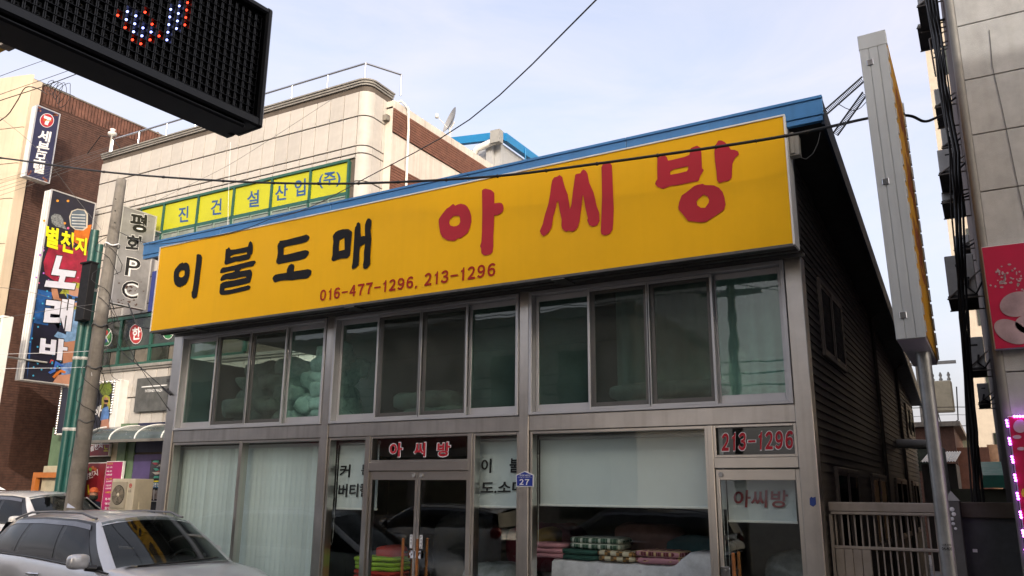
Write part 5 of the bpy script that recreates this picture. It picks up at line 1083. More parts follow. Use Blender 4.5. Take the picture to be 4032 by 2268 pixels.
# conduit, cable bundle, air conditioners on the alley side
bundle = MB()
for k in range(8):
    pts = []
    for (x, y) in ((3655, -40), (3690, 150), (3715, 330), (3760, 600), (3770, 830), (3795, 1250), (3830, 1700), (3850, 1985)):
        pts.append(onY(x+4.5*k-16+9*math.sin(k*2.1+y*.006), y, 9.6+.09*k))
    bundle.tube(pts, .009+.004*(k%3), 6)
o = bundle.build('cable_bundle', m_cable); stuff(o); tag(o, 'thick bundle of black cables running down the alley side of the concrete building', 'cables')
m_acg = mat('ac_grey', (.55, .55, .54), .5, var=.15, streak=.2); m_acd = mat('ac_under', (.03, .03, .03), .7)
def wall_ac(pxl, pyt, pyb, y, label, first=[True]):
    tl = onY(pxl, pyt, y); bl_ = onY(pxl, pyb, y); h = tl.z-bl_.z
    t = thing('wall_fan_unit', label, 'air conditioner', (tl.x, y, bl_.z), 'outdoor units bracketed on the alley wall')
    x0, x1 = tl.x, RX-.06
    boxo('case', (x0, x1, y, y+.8, bl_.z+.03, tl.z), m_acg, t, b=.01); boxo('base_tray', (x0-.01, x1, y-.01, y+.8, bl_.z, bl_.z+.028), m_acd, t)
    boxo('handle_slot', (x0+(x1-x0)*.35, x0+(x1-x0)*.7, y-.003, y+.001, tl.z-.14*h/.5, tl.z-.11*h/.5), m_acd, t)
    MB().tube([(x0+.0, y-.02, bl_.z), (RX+.02, y-.02, bl_.z+h*.62)], .012, 4).build('bracket', m_winf, t); MB().tube([(x0-.02, y-.02, bl_.z-.012), (RX+.02, y-.02, bl_.z-.012)], .012, 4).build('bracket', m_winf, t); MB().tube([(x0-.02, y+.75, bl_.z-.012), (RX+.02, y+.75, bl_.z-.012)], .012, 4).build('bracket', m_winf, t)
    MB().tube([(x1-.08, y-.01, bl_.z+h*.45), (x1-.10, y-.05, bl_.z+h*.2), (x1-.02, y-.04, bl_.z+.02), (RX, y-.02, bl_.z+h*.3)], .014, 6).build('refrigerant_pipe', m_cable, t)
for (pxl, pyt, pyb, y, lab) in ((3604, -60, 30, 12.0, 'outdoor unit highest on the alley wall of the concrete building'), (3612, 95, 112, 12.8, 'outdoor unit just under the highest one on the alley wall'), (3676, 352, 425, 12.0, 'outdoor unit with looped black cable on the alley wall'), (3702, 505, 583, 13.2, 'small outdoor unit with pale bracket above the larger grey one'), (3688, 592, 690, 11.6, 'larger grey outdoor unit with long diagonal bracket on the alley wall'), (3706, 762, 800, 12.4, 'outdoor unit with dark underside below the large bracketed one'), (3753, 930, 985, 14.0, 'pale outdoor unit behind the lower bracket on the alley wall'), (3716, 1010, 1178, 11.2, 'grey outdoor unit level with the red petal banner'), (3790, 1330, 1460, 13.6, 'dark outdoor unit beneath the banner level on the alley wall'), (3845, 1510, 1590, 15.0, 'lowest outdoor unit deep in the alley')):
    wall_ac(pxl, pyt, pyb, y, lab)
cg = thing('window_cage', 'empty steel bracket cage on the alley wall', 'bracket', (0, 12, zr(6)))
Cg = Zr(lambda x, y: onY(x, y, 12.2), 3560, 0, 3.62)
for pp in (((360, 560), (450, 1090), (560, 1060)), ((400, 830), (600, 790)), ((360, 560), (600, 440)), ((400, 700), (620, 580)), ((420, 760), (620, 690))): MB().tube([Cg(*p) for p in pp], .012, 5).build('cage_bar', m_winf, cg)

# ================================================================== far end of the alley
ab = thing('far_apartment', 'pale cream apartment block beyond the alley', 'building', (1, 40, 0))
fa = lambda x, y, d: onY(3500+x/1.297, 1150+y/1.297, d)
a = fa(360, 130, 40); boxo('wall', (a.x, a.x+10, 40, 50, 0, zr(22)), mat('apartment_cream', (.52, .46, .38), .8, var=.08), ab)
for k in range(7):
    for j in range(2): boxo('window', (a.x+.7+j*1.6, a.x+1.5+j*1.6, 39.95, 40.02, 3+k*3, 4.4+k*3), m_dkglass, ab)
rbk = thing('brick_row_house', 'dark brick house with a flat roof behind the alley', 'house', (-3, 30, 0))
b = fa(160, 690, 30); c = fa(330, 690, 30); boxo('wall', (b.x-6, c.x, 30, 38, 0, b.z), m_brick, rbk); boxo('roof_slab', (b.x-6, c.x+.2, 29.8, 38, b.z, b.z+.15), m_concrete, rbk); boxo('stair_block', (c.x, c.x+.9, 30.5, 34, 0, fa(340, 790, 30).z), m_brickr, rbk)
for k in range(4): boxo('window', (b.x-5+k*1.5, b.x-4.2+k*1.5, 29.96, 30.02, b.z-1.4, b.z-.5), m_dkglass, rbk)
b2_ = thing('brown_brick_house', 'low brown brick house with a parapet beside the cream apartment block', 'house', (0, 34, 0))
a = fa(450, 780, 34); c = fa(575, 830, 34); boxo('wall', (a.x, c.x+3, 34, 38, 0, c.z), mat('tan_brick', (.22, .13, .08), .8, var=.25), b2_); boxo('parapet', (a.x+.3, a.x+1.0, 34, 36, c.z, a.z), mat('tan_brick', (.22, .13, .08), .8), b2_)
yb = thing('yellow_wall_house', 'small house with a pale yellow gable far along the alley', 'house', (-1, 50, 0))
a = fa(340, 740, 50); c = fa(440, 830, 50); boxo('wall', (a.x, c.x, 50, 54, 0, a.z), mat('pale_yellow', (.5, .46, .28), .8), yb); boxo('roof_slab', (a.x-.2, c.x+.2, 49.8, 54, a.z, a.z+.1), m_white, yb)
sh = thing('sheet_roof_shed', 'low shed with a white corrugated sheet roof in the alley', 'shed', (-1.5, 24, 0))
a, c, d_ = fa(160, 870, 23.5), fa(340, 875, 23.5), fa(165, 815, 25)
q = MB(); n = 26
P = [[(a.x+(c.x-a.x)*i/n, 23.5, a.z+.03*(i % 2)), (a.x+(c.x-a.x)*i/n+.1, 25.5, d_.z+.03*(i % 2))] for i in range(n+1)]; q.grid(P, False); q.build('sheet_roof', mat('white_sheet', (.55, .55, .53), .5, var=.12, streak=.2), sh); boxo('wall', (a.x, c.x, 23.7, 26, 0, a.z-.03), m_siding, sh)
gt_ = thing('green_tarp_stall', 'green sheet covered stall at the end of the alley', 'stall', (0, 18, 0))
a, c = fa(465, 880, 18), fa(610, 1000, 18); q = MB(); q.hexa([(a.x, 18, c.z), (c.x+.5, 18, c.z), (c.x+.5, 19.5, c.z+.1), (a.x, 19.5, c.z+.1), (a.x+.02, 18.05, a.z-.2), (c.x+.5, 18.05, a.z-.2), (c.x+.5, 19.5, a.z+.1), (a.x, 19.5, a.z+.1)]); q.build('tarp', mat('green_tarp', (.01, .20, .13), .5, var=.15), gt_); boxo('stall_wall', (a.x-.6, c.x+.5, 18.1, 19.4, 0, c.z-.02), mat('olive_wall', (.14, .14, .10), .8), gt_)
MB().tube([(a.x-1.7, 17.5, zr(1.0)), (a.x-.75, 17.5, zr(.95)), (a.x-.62, 17.5, zr(.85)), (a.x-.6, 17.5, 0.9)], .09, 10).build('duct', m_grey, gt_)
tp = thing('transformer_pole', 'distant utility pole carrying a cream transformer', 'pole', (-2, 45, 0))
p = fa(270, 535, 45); MB().cyl((p.x-.9, 45, 0), (p.x-.9, 45, p.z+3), .17, .11, 12).build('pole_shaft', m_concrete, tp); boxo('transformer', (p.x-.45, p.x+.5, 44.6, 45.4, p.z-.75, p.z+.75), mat('transformer_cream', (.50, .45, .33), .5), tp, b=.06); boxo('crossarm', (p.x-2.2, p.x+.8, 44.9, 45.05, p.z+1.6, p.z+1.75), m_grey, tp)
for k in range(3): MB().lathe([(.05, 0), (.09, .1), (.04, .2), (.08, .3), (.03, .45)], (p.x-.3+.35*k, 45, p.z+.75), 8).build('bushing', m_grey, tp)
MB().tube([(p.x-.45, 44.6, p.z+.5), (p.x-.1, 44.3, p.z-1.6), (p.x+.6, 44.3, p.z-1.2), (p.x+.7, 44.5, p.z+.4)], .03, 5).build('drop_wire', m_cable, tp)
for k, (yy, sag) in enumerate(((595, 4), (690, 3), (640, 10), (760, 2))):
    tag(MB().tube([fa(-300+i*80, yy+sag*math.sin(i*.6)-i*.5, 42) for i in range(14)], .022 if k != 2 else .012, 4).build('street_wire', m_cable), 'wire strung across the far end of the alley', 'wire', 'wires across the far end of the alley')

# ================================================================== building with blue metal roof behind, dish, crane
bk = thing('metal_clad_rooftop', 'grey panelled building with a bright blue roof edge behind the tiled block', 'building', (-17, 26, 0))
Z1 = Zr(lambda x, y: onY(x, y, 24), 1650, 480, 1.7173); A1 = Z1(548, 75); L1 = Z1(232, 112); m_mp = mat('metal_panel', (.44, .45, .46), .45, .2, var=.06, rnd=.04)
slope = (A1.z-L1.z)/(A1.x-L1.x); fr_ = lambda x: A1.z+(x-A1.x)*slope
for k in range(5):
    za, zb_ = A1.z-.35-1.1*(k+1), A1.z-.35-1.1*k
    q = MB(); q.hexa([(A1.x-7,24.1,za+.01),(A1.x-.02,24.1,za+.01),(A1.x-.02,24.25,za+.01),(A1.x-7,24.25,za+.01),(A1.x-7,24.1,min(zb_-.01, fr_(A1.x-7)-.2)),(A1.x-.02,24.1,zb_-.01),(A1.x-.02,24.25,zb_-.01),(A1.x-7,24.25,min(zb_-.01, fr_(A1.x-7)-.2))]); q.build('wall_panel', m_mp, bk)
    boxo('wall_panel', (A1.x-.2, A1.x-.015, 24.26, 38, za+.01, zb_-.01), m_mp, bk)
q = MB(); q.hexa([(A1.x-7,23.9,fr_(A1.x-7)-.32),(A1.x+.15,23.9,A1.z-.30),(A1.x+.15,24.09,A1.z-.30),(A1.x-7,24.09,fr_(A1.x-7)-.32),(A1.x-7,23.9,fr_(A1.x-7)),(A1.x+.15,23.9,A1.z),(A1.x+.15,24.09,A1.z),(A1.x-7,24.09,fr_(A1.x-7))]); q.build('roof_edge', mat('bright_blue', (.012, .20, .46), .35, .1, var=.06), bk)
boxo('roof_edge', (A1.x+.02, A1.x+.22, 24.1, 38, A1.z-.32, A1.z-.0), mat('bright_blue', (.012, .20, .46), .35), bk)
for k in range(5): MB().tube([(A1.x+.24, 25.5+2.4*k, A1.z-.1), (A1.x+.26, 25.5+2.4*k, A1.z-.5), (A1.x, 25.5+2.4*k, A1.z-.8)], .025, 5).build('gutter_strap', mat('bright_blue', (.012, .20, .46), .35), bk)
p = Z1(540, 165); MB().tube([(p.x, 23.8, p.z+.1), (p.x-.1, 23.75, p.z+.12), (p.x-.75, 23.7, p.z-.05), (p.x-.95, 23.7, p.z-.3), (p.x-.95, 23.7, p.z-4)], .13, 10).build('drain_pipe', m_white, bk); boxo('pipe_box', (p.x-.15, p.x+.25, 23.6, 23.88, p.z+.0, p.z+.5), m_grey, bk); boxo('corner_post', (A1.x-.55, A1.x-.28, 23.91, 24.08, A1.z-6, A1.z-.31), m_mp, bk)
ds = thing('satellite_dish', 'grey satellite dish on the parapet of the tiled block', 'dish', (-12.7, 18.5, zr(9.95)))
Dz = Zr(lambda x, y: onX(x, y, -12.7), 1350, 250, 2.862); cc = Dz(1238, 655); rr = (Dz(1275, 545)-Dz(1200, 770)).length/2
ax = Vector((-.30, -.55, .28)).normalized(); ax = Vector((-.55, -.78, .30)).normalized()
t_ = ax.orthogonal().normalized(); b_ = ax.cross(t_); P = []
for i in range(7):
    r_ = rr*i/6; P.append([cc+(t_*math.cos(2*math.pi*k/28)+b_*math.sin(2*math.pi*k/28))*r_+ax*(r_*r_/rr*.28) for k in range(29)])
MB().grid(P).build('reflector', mat('dish_grey', (.38, .38, .38), .45, .1, var=.06), ds)
base = Dz(1205, 830); MB().tube([base, base+Vector((0, 0, .25)), cc-ax*.05], .03, 8).build('mast', m_white, ds); fcp = cc+ax*rr*1.25-Vector((0, 0, rr*.2)); MB().tube([cc-Vector((0, 0, rr*.9)), fcp], .012, 6).build('feed_arm', m_white, ds); MB().lathe([(.0, -.07), (.05, -.06), (.05, .06), (.0, .07)], fcp, 10).build('feed_horn', m_white, ds)
cr = thing('tower_crane', 'yellow counter jib of a distant tower crane', 'crane', (-60, 40, 0))
Cf = Zr(lambda x, y: onY(x, y, 40), 0, 0, 2.3); a = Cf(100, 365); m_cy = mat('crane_yellow', (.60, .33, .01), .5, var=.1)
boxo('counterweight', (a.x-1.3, a.x-.05, 39.4, 40.6, Cf(60, 430).z, Cf(60, 395).z), m_concrete, cr); boxo('counter_jib', (a.x-14, a.x, 39.3, 40.7, Cf(60, 395).z, Cf(60, 345).z), m_cy, cr); boxo('winch_house', (a.x-.6, a.x-.1, 39.4, 40.6, Cf(60, 345).z, Cf(60, 285).z), m_white, cr); q = MB()
for k in range(8): q.tube([(a.x-.9-1.2*k, 39.6, Cf(60, 345).z), (a.x-1.5-1.2*k, 39.6, Cf(60, 345).z+1.2), (a.x-2.1-1.2*k, 39.6, Cf(60, 345).z)], .06, 4)
q.build('guard_rail', m_cy, cr); boxo('mast', (a.x-15.5, a.x-14, 39.2, 40.8, 0, Cf(60, 345).z), m_cy, cr)

# ================================================================== cables
def wire(label, pts, r=.006, m=m_cable, name='overhead_wire', group=None, smooth=4):
    """pts: (px, py, depth y); refined with Catmull-Rom"""
    P = [onY(*p) for p in pts]; Q = []
    for i in range(len(P)-1):
        p0, p1, p2, p3 = P[max(0, i-1)], P[i], P[i+1], P[min(len(P)-1, i+2)]
        for k in range(smooth):
            t = k/smooth; Q.append(.5*((2*p1)+(p2-p0)*t+(2*p0-5*p1+4*p2-p3)*t*t+(3*p1-p0-3*p2+p3)*t**3))
    Q.append(P[-1]); o = MB().tube(Q, r, 8 if r > .01 else 5).build(name, m); tag(o, label, 'wire', group); return o, Q
K5 = 1.5652
main = [(-700, 560, 8.0), (-300, 592, 8.0)]+[(x*K5, y*K5, 8.0) for x, y in ((0, 397), (260, 432), (560, 455), (800, 462), (1000, 458), (1250, 443), (1500, 412), (1800, 370), (1975, 342))]+[(3250, 503, 8.25), (3440, 462, 9.5), (3575, 455, 9.9), (3640, 478, 10.3), (3690, 462, 11.2), (3740, 440, 12.4)]
mc, Q = wire('thick black cable strung in front of the yellow sign', main, .017, m_cable, 'main_cable', smooth=8)
for k in range(4, 88, 4):
    if k+1 < len(Q): MB().tube([Q[k]+Vector((0, 0, -.002)), Q[k].lerp(Q[k+1], .10)], .0235, 7).build('cable_tie', m_cable, mc)
wire('thin wire running steeply from the sky down to the blue roof edge', [(2420, -80, 4.0), (2347, 0, 4.3), (1850, 470, 5.8), (1450, 696, 7.2), (1211, 820, 8.1), (1064, 865, 8.38)], .006, m_cableg)
wire('thin wire sagging along the blue roof edge', [(1064, 862, 8.38), (950, 905, 8.38), (779, 940, 8.38), (592, 960, 8.4), (467, 912, 9.05)], .006)
wire('upper thin wire leaving the coil above the brown brick building', [(-300, 420, 10.5), (0, 300, 11), (240, 213, 12), (520, 105, 13.0)], .008)
wire('paired wire leading to the coil above the brown brick building', [(-300, 478, 10.5), (0, 372, 11), (185, 308, 11.6), (335, 254, 12), (700, 120, 13)], .008)
wire('heavier wire leading to the coil above the brown brick building', [(-300, 495, 10.5), (0, 396, 11), (185, 335, 11.6), (365, 267, 12), (700, 140, 13)], .012)
wire('drooping brown cable hanging from the coil to the street', [(-200, 560, 11), (0, 475, 11.5), (60, 410, 11.6), (100, 345, 11.6), (150, 350, 11.6), (185, 372, 11.6)], .016, mat('brown_cable', (.06, .04, .03), .6))
q = MB()
for k in range(5):
    c = onY(195+8*k, 335+6*k, 11.6); r_ = .14+.04*k
    q.tube([c+Vector((r_*math.cos(t)+.05*math.sin(3*t+k), .05*k, r_*1.2*math.sin(t)+.04*math.cos(2*t))) for t in [2*math.pi*i/18 for i in range(19)]], .008, 5)
tag(stuff(q.build('wire_coil', m_cable)), 'tangled coil of spare wire hanging by the brown brick corner', 'wire')
for k, (a, b) in enumerate(((723, 596), (738, 606), (752, 612), (770, 622), (708, 590))):
    wire('thin grey wire of the bundle tied to the tiled block roof corner', [(-200, a+62, 11), (0, a, 11.5), (200, (a+b)/2+3, 12.4), (432, b-12, 14.2)], .005, m_cableg, group='bundle of thin wires at the roof corner')
wire('thin wire sloping from the steel pole over the motel sign', [(-80, 410, 10.5), (10, 470, 10.6), (150, 590, 11), (300, 780, 12), (400, 905, 12.2)], .005, m_cableg)
wire('thin wire rising across the tiled wall above the lime panels', [(590, 803, 12.5), (604, 796, 12.6), (828, 688, 13.2), (983, 600, 13.6), (1381, 343, 14.1)], .005, m_cableg)
wire('pale string hanging down the tiled wall between the lime panels', [(908, 560, 14.1), (905, 620, 14.1), (900, 760, 14.15), (897, 900, 14.2)], .006, m_whitel)
for pts, lab in ((((-50, 1130, 10.4), (100, 1145, 10.5), (373, 1228, 10.2), (470, 1262, 9.4)), 'thin wire sloping across the karaoke sign to the concrete pole'), (((-50, 1262, 10.4), (100, 1237, 10.5), (290, 1208, 10.2), (440, 1190, 9.3)), 'thin wire crossing the karaoke sign at the second white letter'), (((-50, 1396, 10.4), (100, 1392, 10.5), (250, 1388, 10.2), (420, 1378, 9.3)), 'thin pale wire crossing the karaoke sign at its last letter'), (((-50, 1452, 10.4), (100, 1450, 10.5), (250, 1449, 10.2), (345, 1448, 9.3), (362, 1480, 9.06)), 'thin pale wire crossing the foot of the karaoke sign')):
    wire(lab, pts, .005, m_cableg if 'pale' not in lab else m_whitel)
wire('black service cable ending in a thick sleeve at the shop corner', [(430, 1180, 9.1), (467, 1362, 9.0), (549, 1443, 8.95), (673, 1554, 8.92)], .007)
MB().tube([onY(640, 1526, 8.92), onY(673, 1554, 8.92)], .02, 7).build('cable_sleeve', m_cable, bpy.data.objects[[o.name for o in bpy.data.objects if o.name.startswith('overhead_wire')][-1]])
wire('black wire falling past the round window stickers to the shop corner', [(440, 1195, 9.1), (456, 1240, 9.05), (520, 1391, 9.0), (549, 1443, 8.98), (667, 1617, 8.93)], .006)
wire('short black cable hooked to the underside of the yellow sign', [(505, 1195, 9.2), (523, 1240, 9.0), (540, 1278, 8.8), (570, 1290, 8.6), (597, 1294, 8.5)], .012)
wire('kinked black wire hanging below the concrete pole', [(415, 1340, 9.2), (420, 1395, 9.0), (432, 1440, 9.0), (440, 1480, 9.0), (470, 1500, 9.0)], .005)
isd = thing('roof_insulator', 'white insulator bracket at the left roof corner of the tiled block', 'insulator', onY(432, 600, 14.1))
p = onY(432, 600, 14.1); MB().lathe([(.03, 0), (.03, .55), (.13, .58), (.13, .66), (.05, .7), (.09, .78), (0, .82)], p, 12).build('insulator_body', m_white, isd); MB().tube([p+Vector((-1.2, 0, .2)), p+Vector((-.6, 0, .7)), p+Vector((0, 0, .5)), p+Vector((.5, 0, .05))], .015, 5).build('insulator_wire', m_cable, isd)

# ================================================================== cars
def interp(T, x):
    xs = [t[0] for t in T]; ys = [t[1] for t in T]; return float(np.interp(x, xs, ys))
m_tyre = mat('tyre', (.015, .015, .015), .8); m_rim = mat('rim', (.45, .45, .46), .3, .8); m_cglass = mat('car_side_glass', (.006, .007, .008), .04, var=.3, vs_=2, spec=.22); m_trim = mat('car_trim', (.010, .010, .011), .35); m_ws = glass('windscreen_glass', (.42, .45, .44), .9, 0, .002)
def make_car(label, paint, H=1.62, rails=True, group=None):
    root = thing('parked_car', label, 'car', (0, 0, 0), group)
    kz = (H-1.0)/.62
    belt = [(-2.26, .80), (-2.2, 1.06), (-1.2, 1.05), (0, 1.01), (.95, .975), (1.6, .92), (2.05, .80), (2.2, .66), (2.27, .52)]
    hw = [(-2.27, .70), (-2.1, .84), (-1.5, .89), (1.2, .89), (1.9, .84), (2.15, .72), (2.27, .55)]
    top = [(-2.27, .75), (-2.2, 1.02), (-2.0, 1.05), (.6, 1.04), (1.05, 1.05), (1.5, 1.015), (1.95, .93), (2.15, .80), (2.27, .58)]
    wheels = (1.38, -1.36)
    st = sorted(set([-2.27, -2.24, -2.15, -2.0, 2.27, 2.24, 2.18, 2.08]+list(np.linspace(-1.9, 2.0, 40)))); P = []
    for x in st:
        w = interp(hw, x); zb = min(interp(belt, x), interp(top, x)-.005); zt = interp(top, x); sill = .22+.08*max(0, abs(x)-1.9)
        for wx in wheels:
            d = abs(x-wx)
            if d < .36: sill = max(sill, math.sqrt(.36**2-d*d)+.31)
        row = []
        for s_ in (-1, 1):
            prof = [(w*.93, sill), (w*.985, sill+(zb-sill)*.22), (w*1.0, sill+(zb-sill)*.5), (w*.995, sill+(zb-sill)*.74), (w*.975, sill+(zb-sill)*.90), (w*.945, zb-.004), (w*.90, zb+(zt-zb)*.35), (w*.70, zb+(zt-zb)*.8), (w*.35, zt-.004)]
            pr_ = [(x, s_*a, b) for a, b in prof]
            row = pr_ if s_ < 0 else row+[(x, 0, zt)]+pr_[::-1]
        P.append(row)
    q = MB(); q.grid(P); body = q.build('body', paint, root)
    # crease line, sills
    for s_ in (-1, 1): MB().tube([(x, s_*(interp(hw, x)*.945+.004), min(interp(belt, x), interp(top, x)-.005)-.004) for x in np.linspace(-2.05, 1.05, 24)], .012, 6).build('waist_trim', m_trim, root)
    rail = [(-2.12, H-.24), (-1.7, H-.13), (-1.0, H-.095), (-.3, H-.10), (.1, H-.135), (.25, H-.17)]
    rw = [(-2.12, .60), (-1.6, .645), (-.6, .655), (.25, .60)]
    def S(x, t, s_, e=0.0):       # greenhouse side: belt (t=0) to rail (t=1); lean with x handled by caller
        zb = interp(belt, x); wb = interp(hw, x)*.935; zr_ = interp(rail, x); wr_ = interp(rw, x); bul = .035*math.sin(math.pi*t)
        return (x, s_*(wb+(wr_-wb)*t+bul+e), zb+(zr_-zb)*t)
    def lean(xb, xt, t): return xb+(xt-xb)*t
    def patch(name, b0, b1, t0_, t1_, ta, tb, s_, m, e, par_=root, nx=8, nt=6):
        P = [[S(lean(b0+(b1-b0)*i/nx, t0_+(t1_-t0_)*i/nx, ta+(tb-ta)*j/nt), ta+(tb-ta)*j/nt, s_, e) for j in range(nt+1)] for i in range(nx+1)]
        q = MB(); q.grid(P); return q.build(name, m, par_)
    for s_ in (-1, 1):
        patch('window_surround', -2.12, .93, -2.0, .12, 0, 1, s_, m_trim, 0, nx=24)
        for b0, b1, a0, a1 in ((-.38, .66, -.46, -.02), (-1.30, -.46, -1.24, -.55), (-1.95, -1.38, -1.80, -1.32)): patch('side_window', b0, b1, a0, a1, .06, .90, s_, m_cglass, .004)
        patch('rain_visor', -2.0, .60, -1.86, .03, .84, .95, s_, mat('visor_chrome', (.20, .20, .21), .15, .8), .012, nx=20, nt=2)
        # A pillar
        P = []
        for j in range(11):
            t = j/10; o_ = Vector(S(lean(.93, .12, t), t, s_, .004)); i_ = Vector((1.02-.86*t, s_*(.735-.165*t), .995+(H-.125-.995)*t)); mdl = (o_+i_)/2+Vector((.01, s_*.015, .012)); P.append([o_, mdl, i_])
        q = MB(); q.grid(P); q.build('pillar', paint, root)
        if rails: MB().tube([(x, s_*interp(rw, x)*.94, interp(rail, x)+.045+(.028 if -1.75 < x < -.05 else 0)) for x in (-1.95, -1.8, -1.5, -.9, -.3, -.05, .05)], .016, 6).build('roof_rail', mat('roof_rail_grey', (.16, .16, .165), .35, .4), root)
        for hx in (.30, -.72):
            q = MB(); q.tube([(hx-.13, s_*(.885), .845), (hx-.10, s_*.915, .85), (hx+.08, s_*.915, .853), (hx+.11, s_*.885, .85)], .016, 8); q.build('door_handle', m_chrome, root)
        for xx in (-.42, .72): MB().tube([(xx+.03*k, s_*(interp(hw, xx)*v), zz) for k, (v, zz) in enumerate(((.942, .99), (.984, .86), (1.003, .66), (1.002, .5), (.95, .26)))], .003, 4).build('door_seam', m_trim, root)
        fx = .0 if s_ < 0 else -.42      # far-side mirror folded back
        q = MB(); q.grid(sup((.70+fx, s_*(1.035+fx*.25), 1.085), (.16, .24, .17), .62, 12, 20, 0, 0)); mi = q.build('mirror', paint, root); MB().tube([(.74+fx, s_*.84, 1.0), (.72+fx, s_*.96, 1.01)], [.04, .03], 8).build('mirror_arm', m_trim, mi); MB().grid(sup((.627+fx, s_*(1.035+fx*.25), 1.085), (.02, .20, .13), .6, 8, 16, 0, 0)).build('mirror_glass', m_chrome, mi)
        q = MB(); q.grid(sup((2.02, s_*.66, .70), (.42, .30, .17), .6, 10, 18, 0, 0)); q.build('headlight', mat('headlight_lens', (.5, .52, .54), .1, .3), root)
        q = MB(); q.grid(sup((-2.14, s_*.72, .92), (.20, .26, .26), .6, 10, 18, 0, 0)); q.build('tail_light', mat('tail_lens', (.22, .01, .01), .15), root)
        for wx in wheels:
            c = (wx, s_*.80, .22); q = MB(); q.lathe([(.20, -.10), (.29, -.10), (.318, -.07), (.32, 0), (.318, .07), (.29, .10), (.20, .10)], c, 26, 'Y'); wh = q.build('wheel', m_tyre, root); q = MB(); q.lathe([(.0, s_*.085), (.07, s_*.09), (.19, s_*.075), (.20, s_*.10)], c, 20, 'Y'); q.build('rim', m_rim, wh)
    # roof
    P = []
    for x in (-2.12, -2.05, -1.9, -1.6, -1.2, -.8, -.4, -.1, .05, .16, .24):
        zr_, wr_ = interp(rail, x), interp(rw, x); cz = zr_+.095-.03*max(0, x)/.25; P.append([(x+.10*(1-(v*v))*(1 if x > .1 else 0), v*wr_*(1.0), zr_+(cz-zr_)*(1-abs(v)**2.6)) for v in (-1, -.96, -.88, -.7, -.45, -.2, 0, .2, .45, .7, .88, .96, 1)])
    MB().grid(P).build('roof', paint, root)
    # windscreen, rear window
    P = [[(1.02+.17*(1-v*v)+(.16+.10*(1-v*v)-1.02-.17*(1-v*v))*t, v*(.735-.165*t), .995+.035*(1-v*v)+(H-.125+.07*(1-v*v)-.995-.035*(1-v*v))*t+.02*math.sin(math.pi*t)) for t in [j/8 for j in range(9)]] for v in [-1+i/8 for i in range(17)]]
    MB().grid(P).build('windscreen', m_ws, root)
    P = [[(-2.12-.10*(1-t)-.04*(1-v*v), v*(.62+.12*(1-t)), 1.06+(H-.20-1.06)*t+.02*(1-v*v)) for t in (0, .5, 1)] for v in [-1+i/6 for i in range(13)]]
    MB().grid(P).build('rear_window', m_cglass, root)
    MB().tube([(1.14, -.55, 1.035), (1.17, -.1, 1.05), (1.10, .5, 1.075)], .010, 5).build('wiper', m_trim, root)
    P = [[(1.20, v*.70, 1.035), (1.04, v*.72, 1.015)] for v in [-1+i/6 for i in range(13)]]; MB().grid([[(1.26+.10*(1-(p[0][1]/.7)**2)-.09, p[0][1], 1.042), (1.06+.17*(1-(p[0][1]/.7)**2), p[0][1]*.98, 1.036)] for p in P]).build('cowl', m_trim, root)
    # cabin
    boxo('dashboard', (.55, 1.0, -.66, .66, .80, .995), m_trim, root, b=.05); boxo('cabin_floor', (-2.0, 1.0, -.7, .7, .35, .40), m_trim, root)
    for yy in (-.36, .36): MB().grid(sup((-.25, yy, .95), (.2, .48, .75), .5, 12, 18, 0, 0)).build('seat', mat('car_seat', (.05, .05, .05), .8), root); MB().grid(sup((-.30, yy, 1.38), (.11, .26, .18), .6, 8, 14, 0, 0)).build('head_rest', mat('car_seat', (.05, .05, .05), .8), root)
    q = MB(); q.tube([(.50+.10*math.sin(t), .36+.18*math.cos(t), 1.0+.15*math.sin(t)) for t in [2*math.pi*i/20 for i in range(21)]], .016, 6); q.build('steering_wheel', m_trim, root)
    boxo('rear_mirror', (.20, .23, -.11, .11, H-.25, H-.19), m_trim, root)
    q = MB(); q.add([(-1.75, -.02, H+.005), (-1.75, .02, H+.005), (-1.55, 0, H-.0), (-1.77, 0, H+.07)], [(0, 1, 3), (0, 3, 2), (1, 2, 3), (0, 2, 1)]); q.build('roof_antenna', paint, root)
    MB().grid(sup((2.24, 0, .50), (.10, 1.1, .16), .4, 8, 20, 0, 0)).build('grille', m_trim, root)
    q = MB(); q.bbox(2.285, 2.295, -.26, .26, .36, .47, b=.002); q.build('number_plate', m_whitel, root)
    for o in root.children_recursive:
        if o.parent == root: o.matrix_parent_inverse = Matrix.Identity(4)
        rigid = o.name.split('.')[0] in ('wheel', 'rim')
        for v in o.data.vertices:
            if v.co.x < -.46: v.co.x = v.co.x-.25 if rigid else -.46+(v.co.x+.46)*1.28
    return root
m_silver = mat('silver_paint', (.56, .57, .59), .36, .45, var=.05, vs_=1.5, coat=.8)
m_wpaint = mat('white_car_paint', (.72, .72, .71), .25, 0, var=.03, coat=.8)
car = make_car('dusty silver people carrier parked before the vertical blind window', m_silver)
car.location = (-9.75, 7.12, -.1); car.rotation_euler.z = R(-8.5)
suv = make_car('white car parked behind the silver one near the concrete pole', m_wpaint, 1.62, False)
suv.scale = (1.08,)*3; suv.location = (-17.6, 10.7, .0); suv.rotation_euler.z = R(-2)
for (x, y, rz, lab, pm_) in ((-7.8, -.4, 178, 'grey car parked across the street facing the shop window', mat('grey_car_paint', (.10, .105, .11), .3, .6, coat=.8)), (-13.4, -.6, 181, 'pale car parked across the street behind the grey one', m_wpaint)):
    c = copy_tree(car); c['label'] = lab; c['group'] = 'cars parked across the street'; c.location = (x, y, -.1); c.rotation_euler.z = R(rz)
    for o in c.children_recursive:
        for i, sl in enumerate(o.material_slots):
            if sl.material == m_silver: sl.link = 'OBJECT'; sl.material = pm_

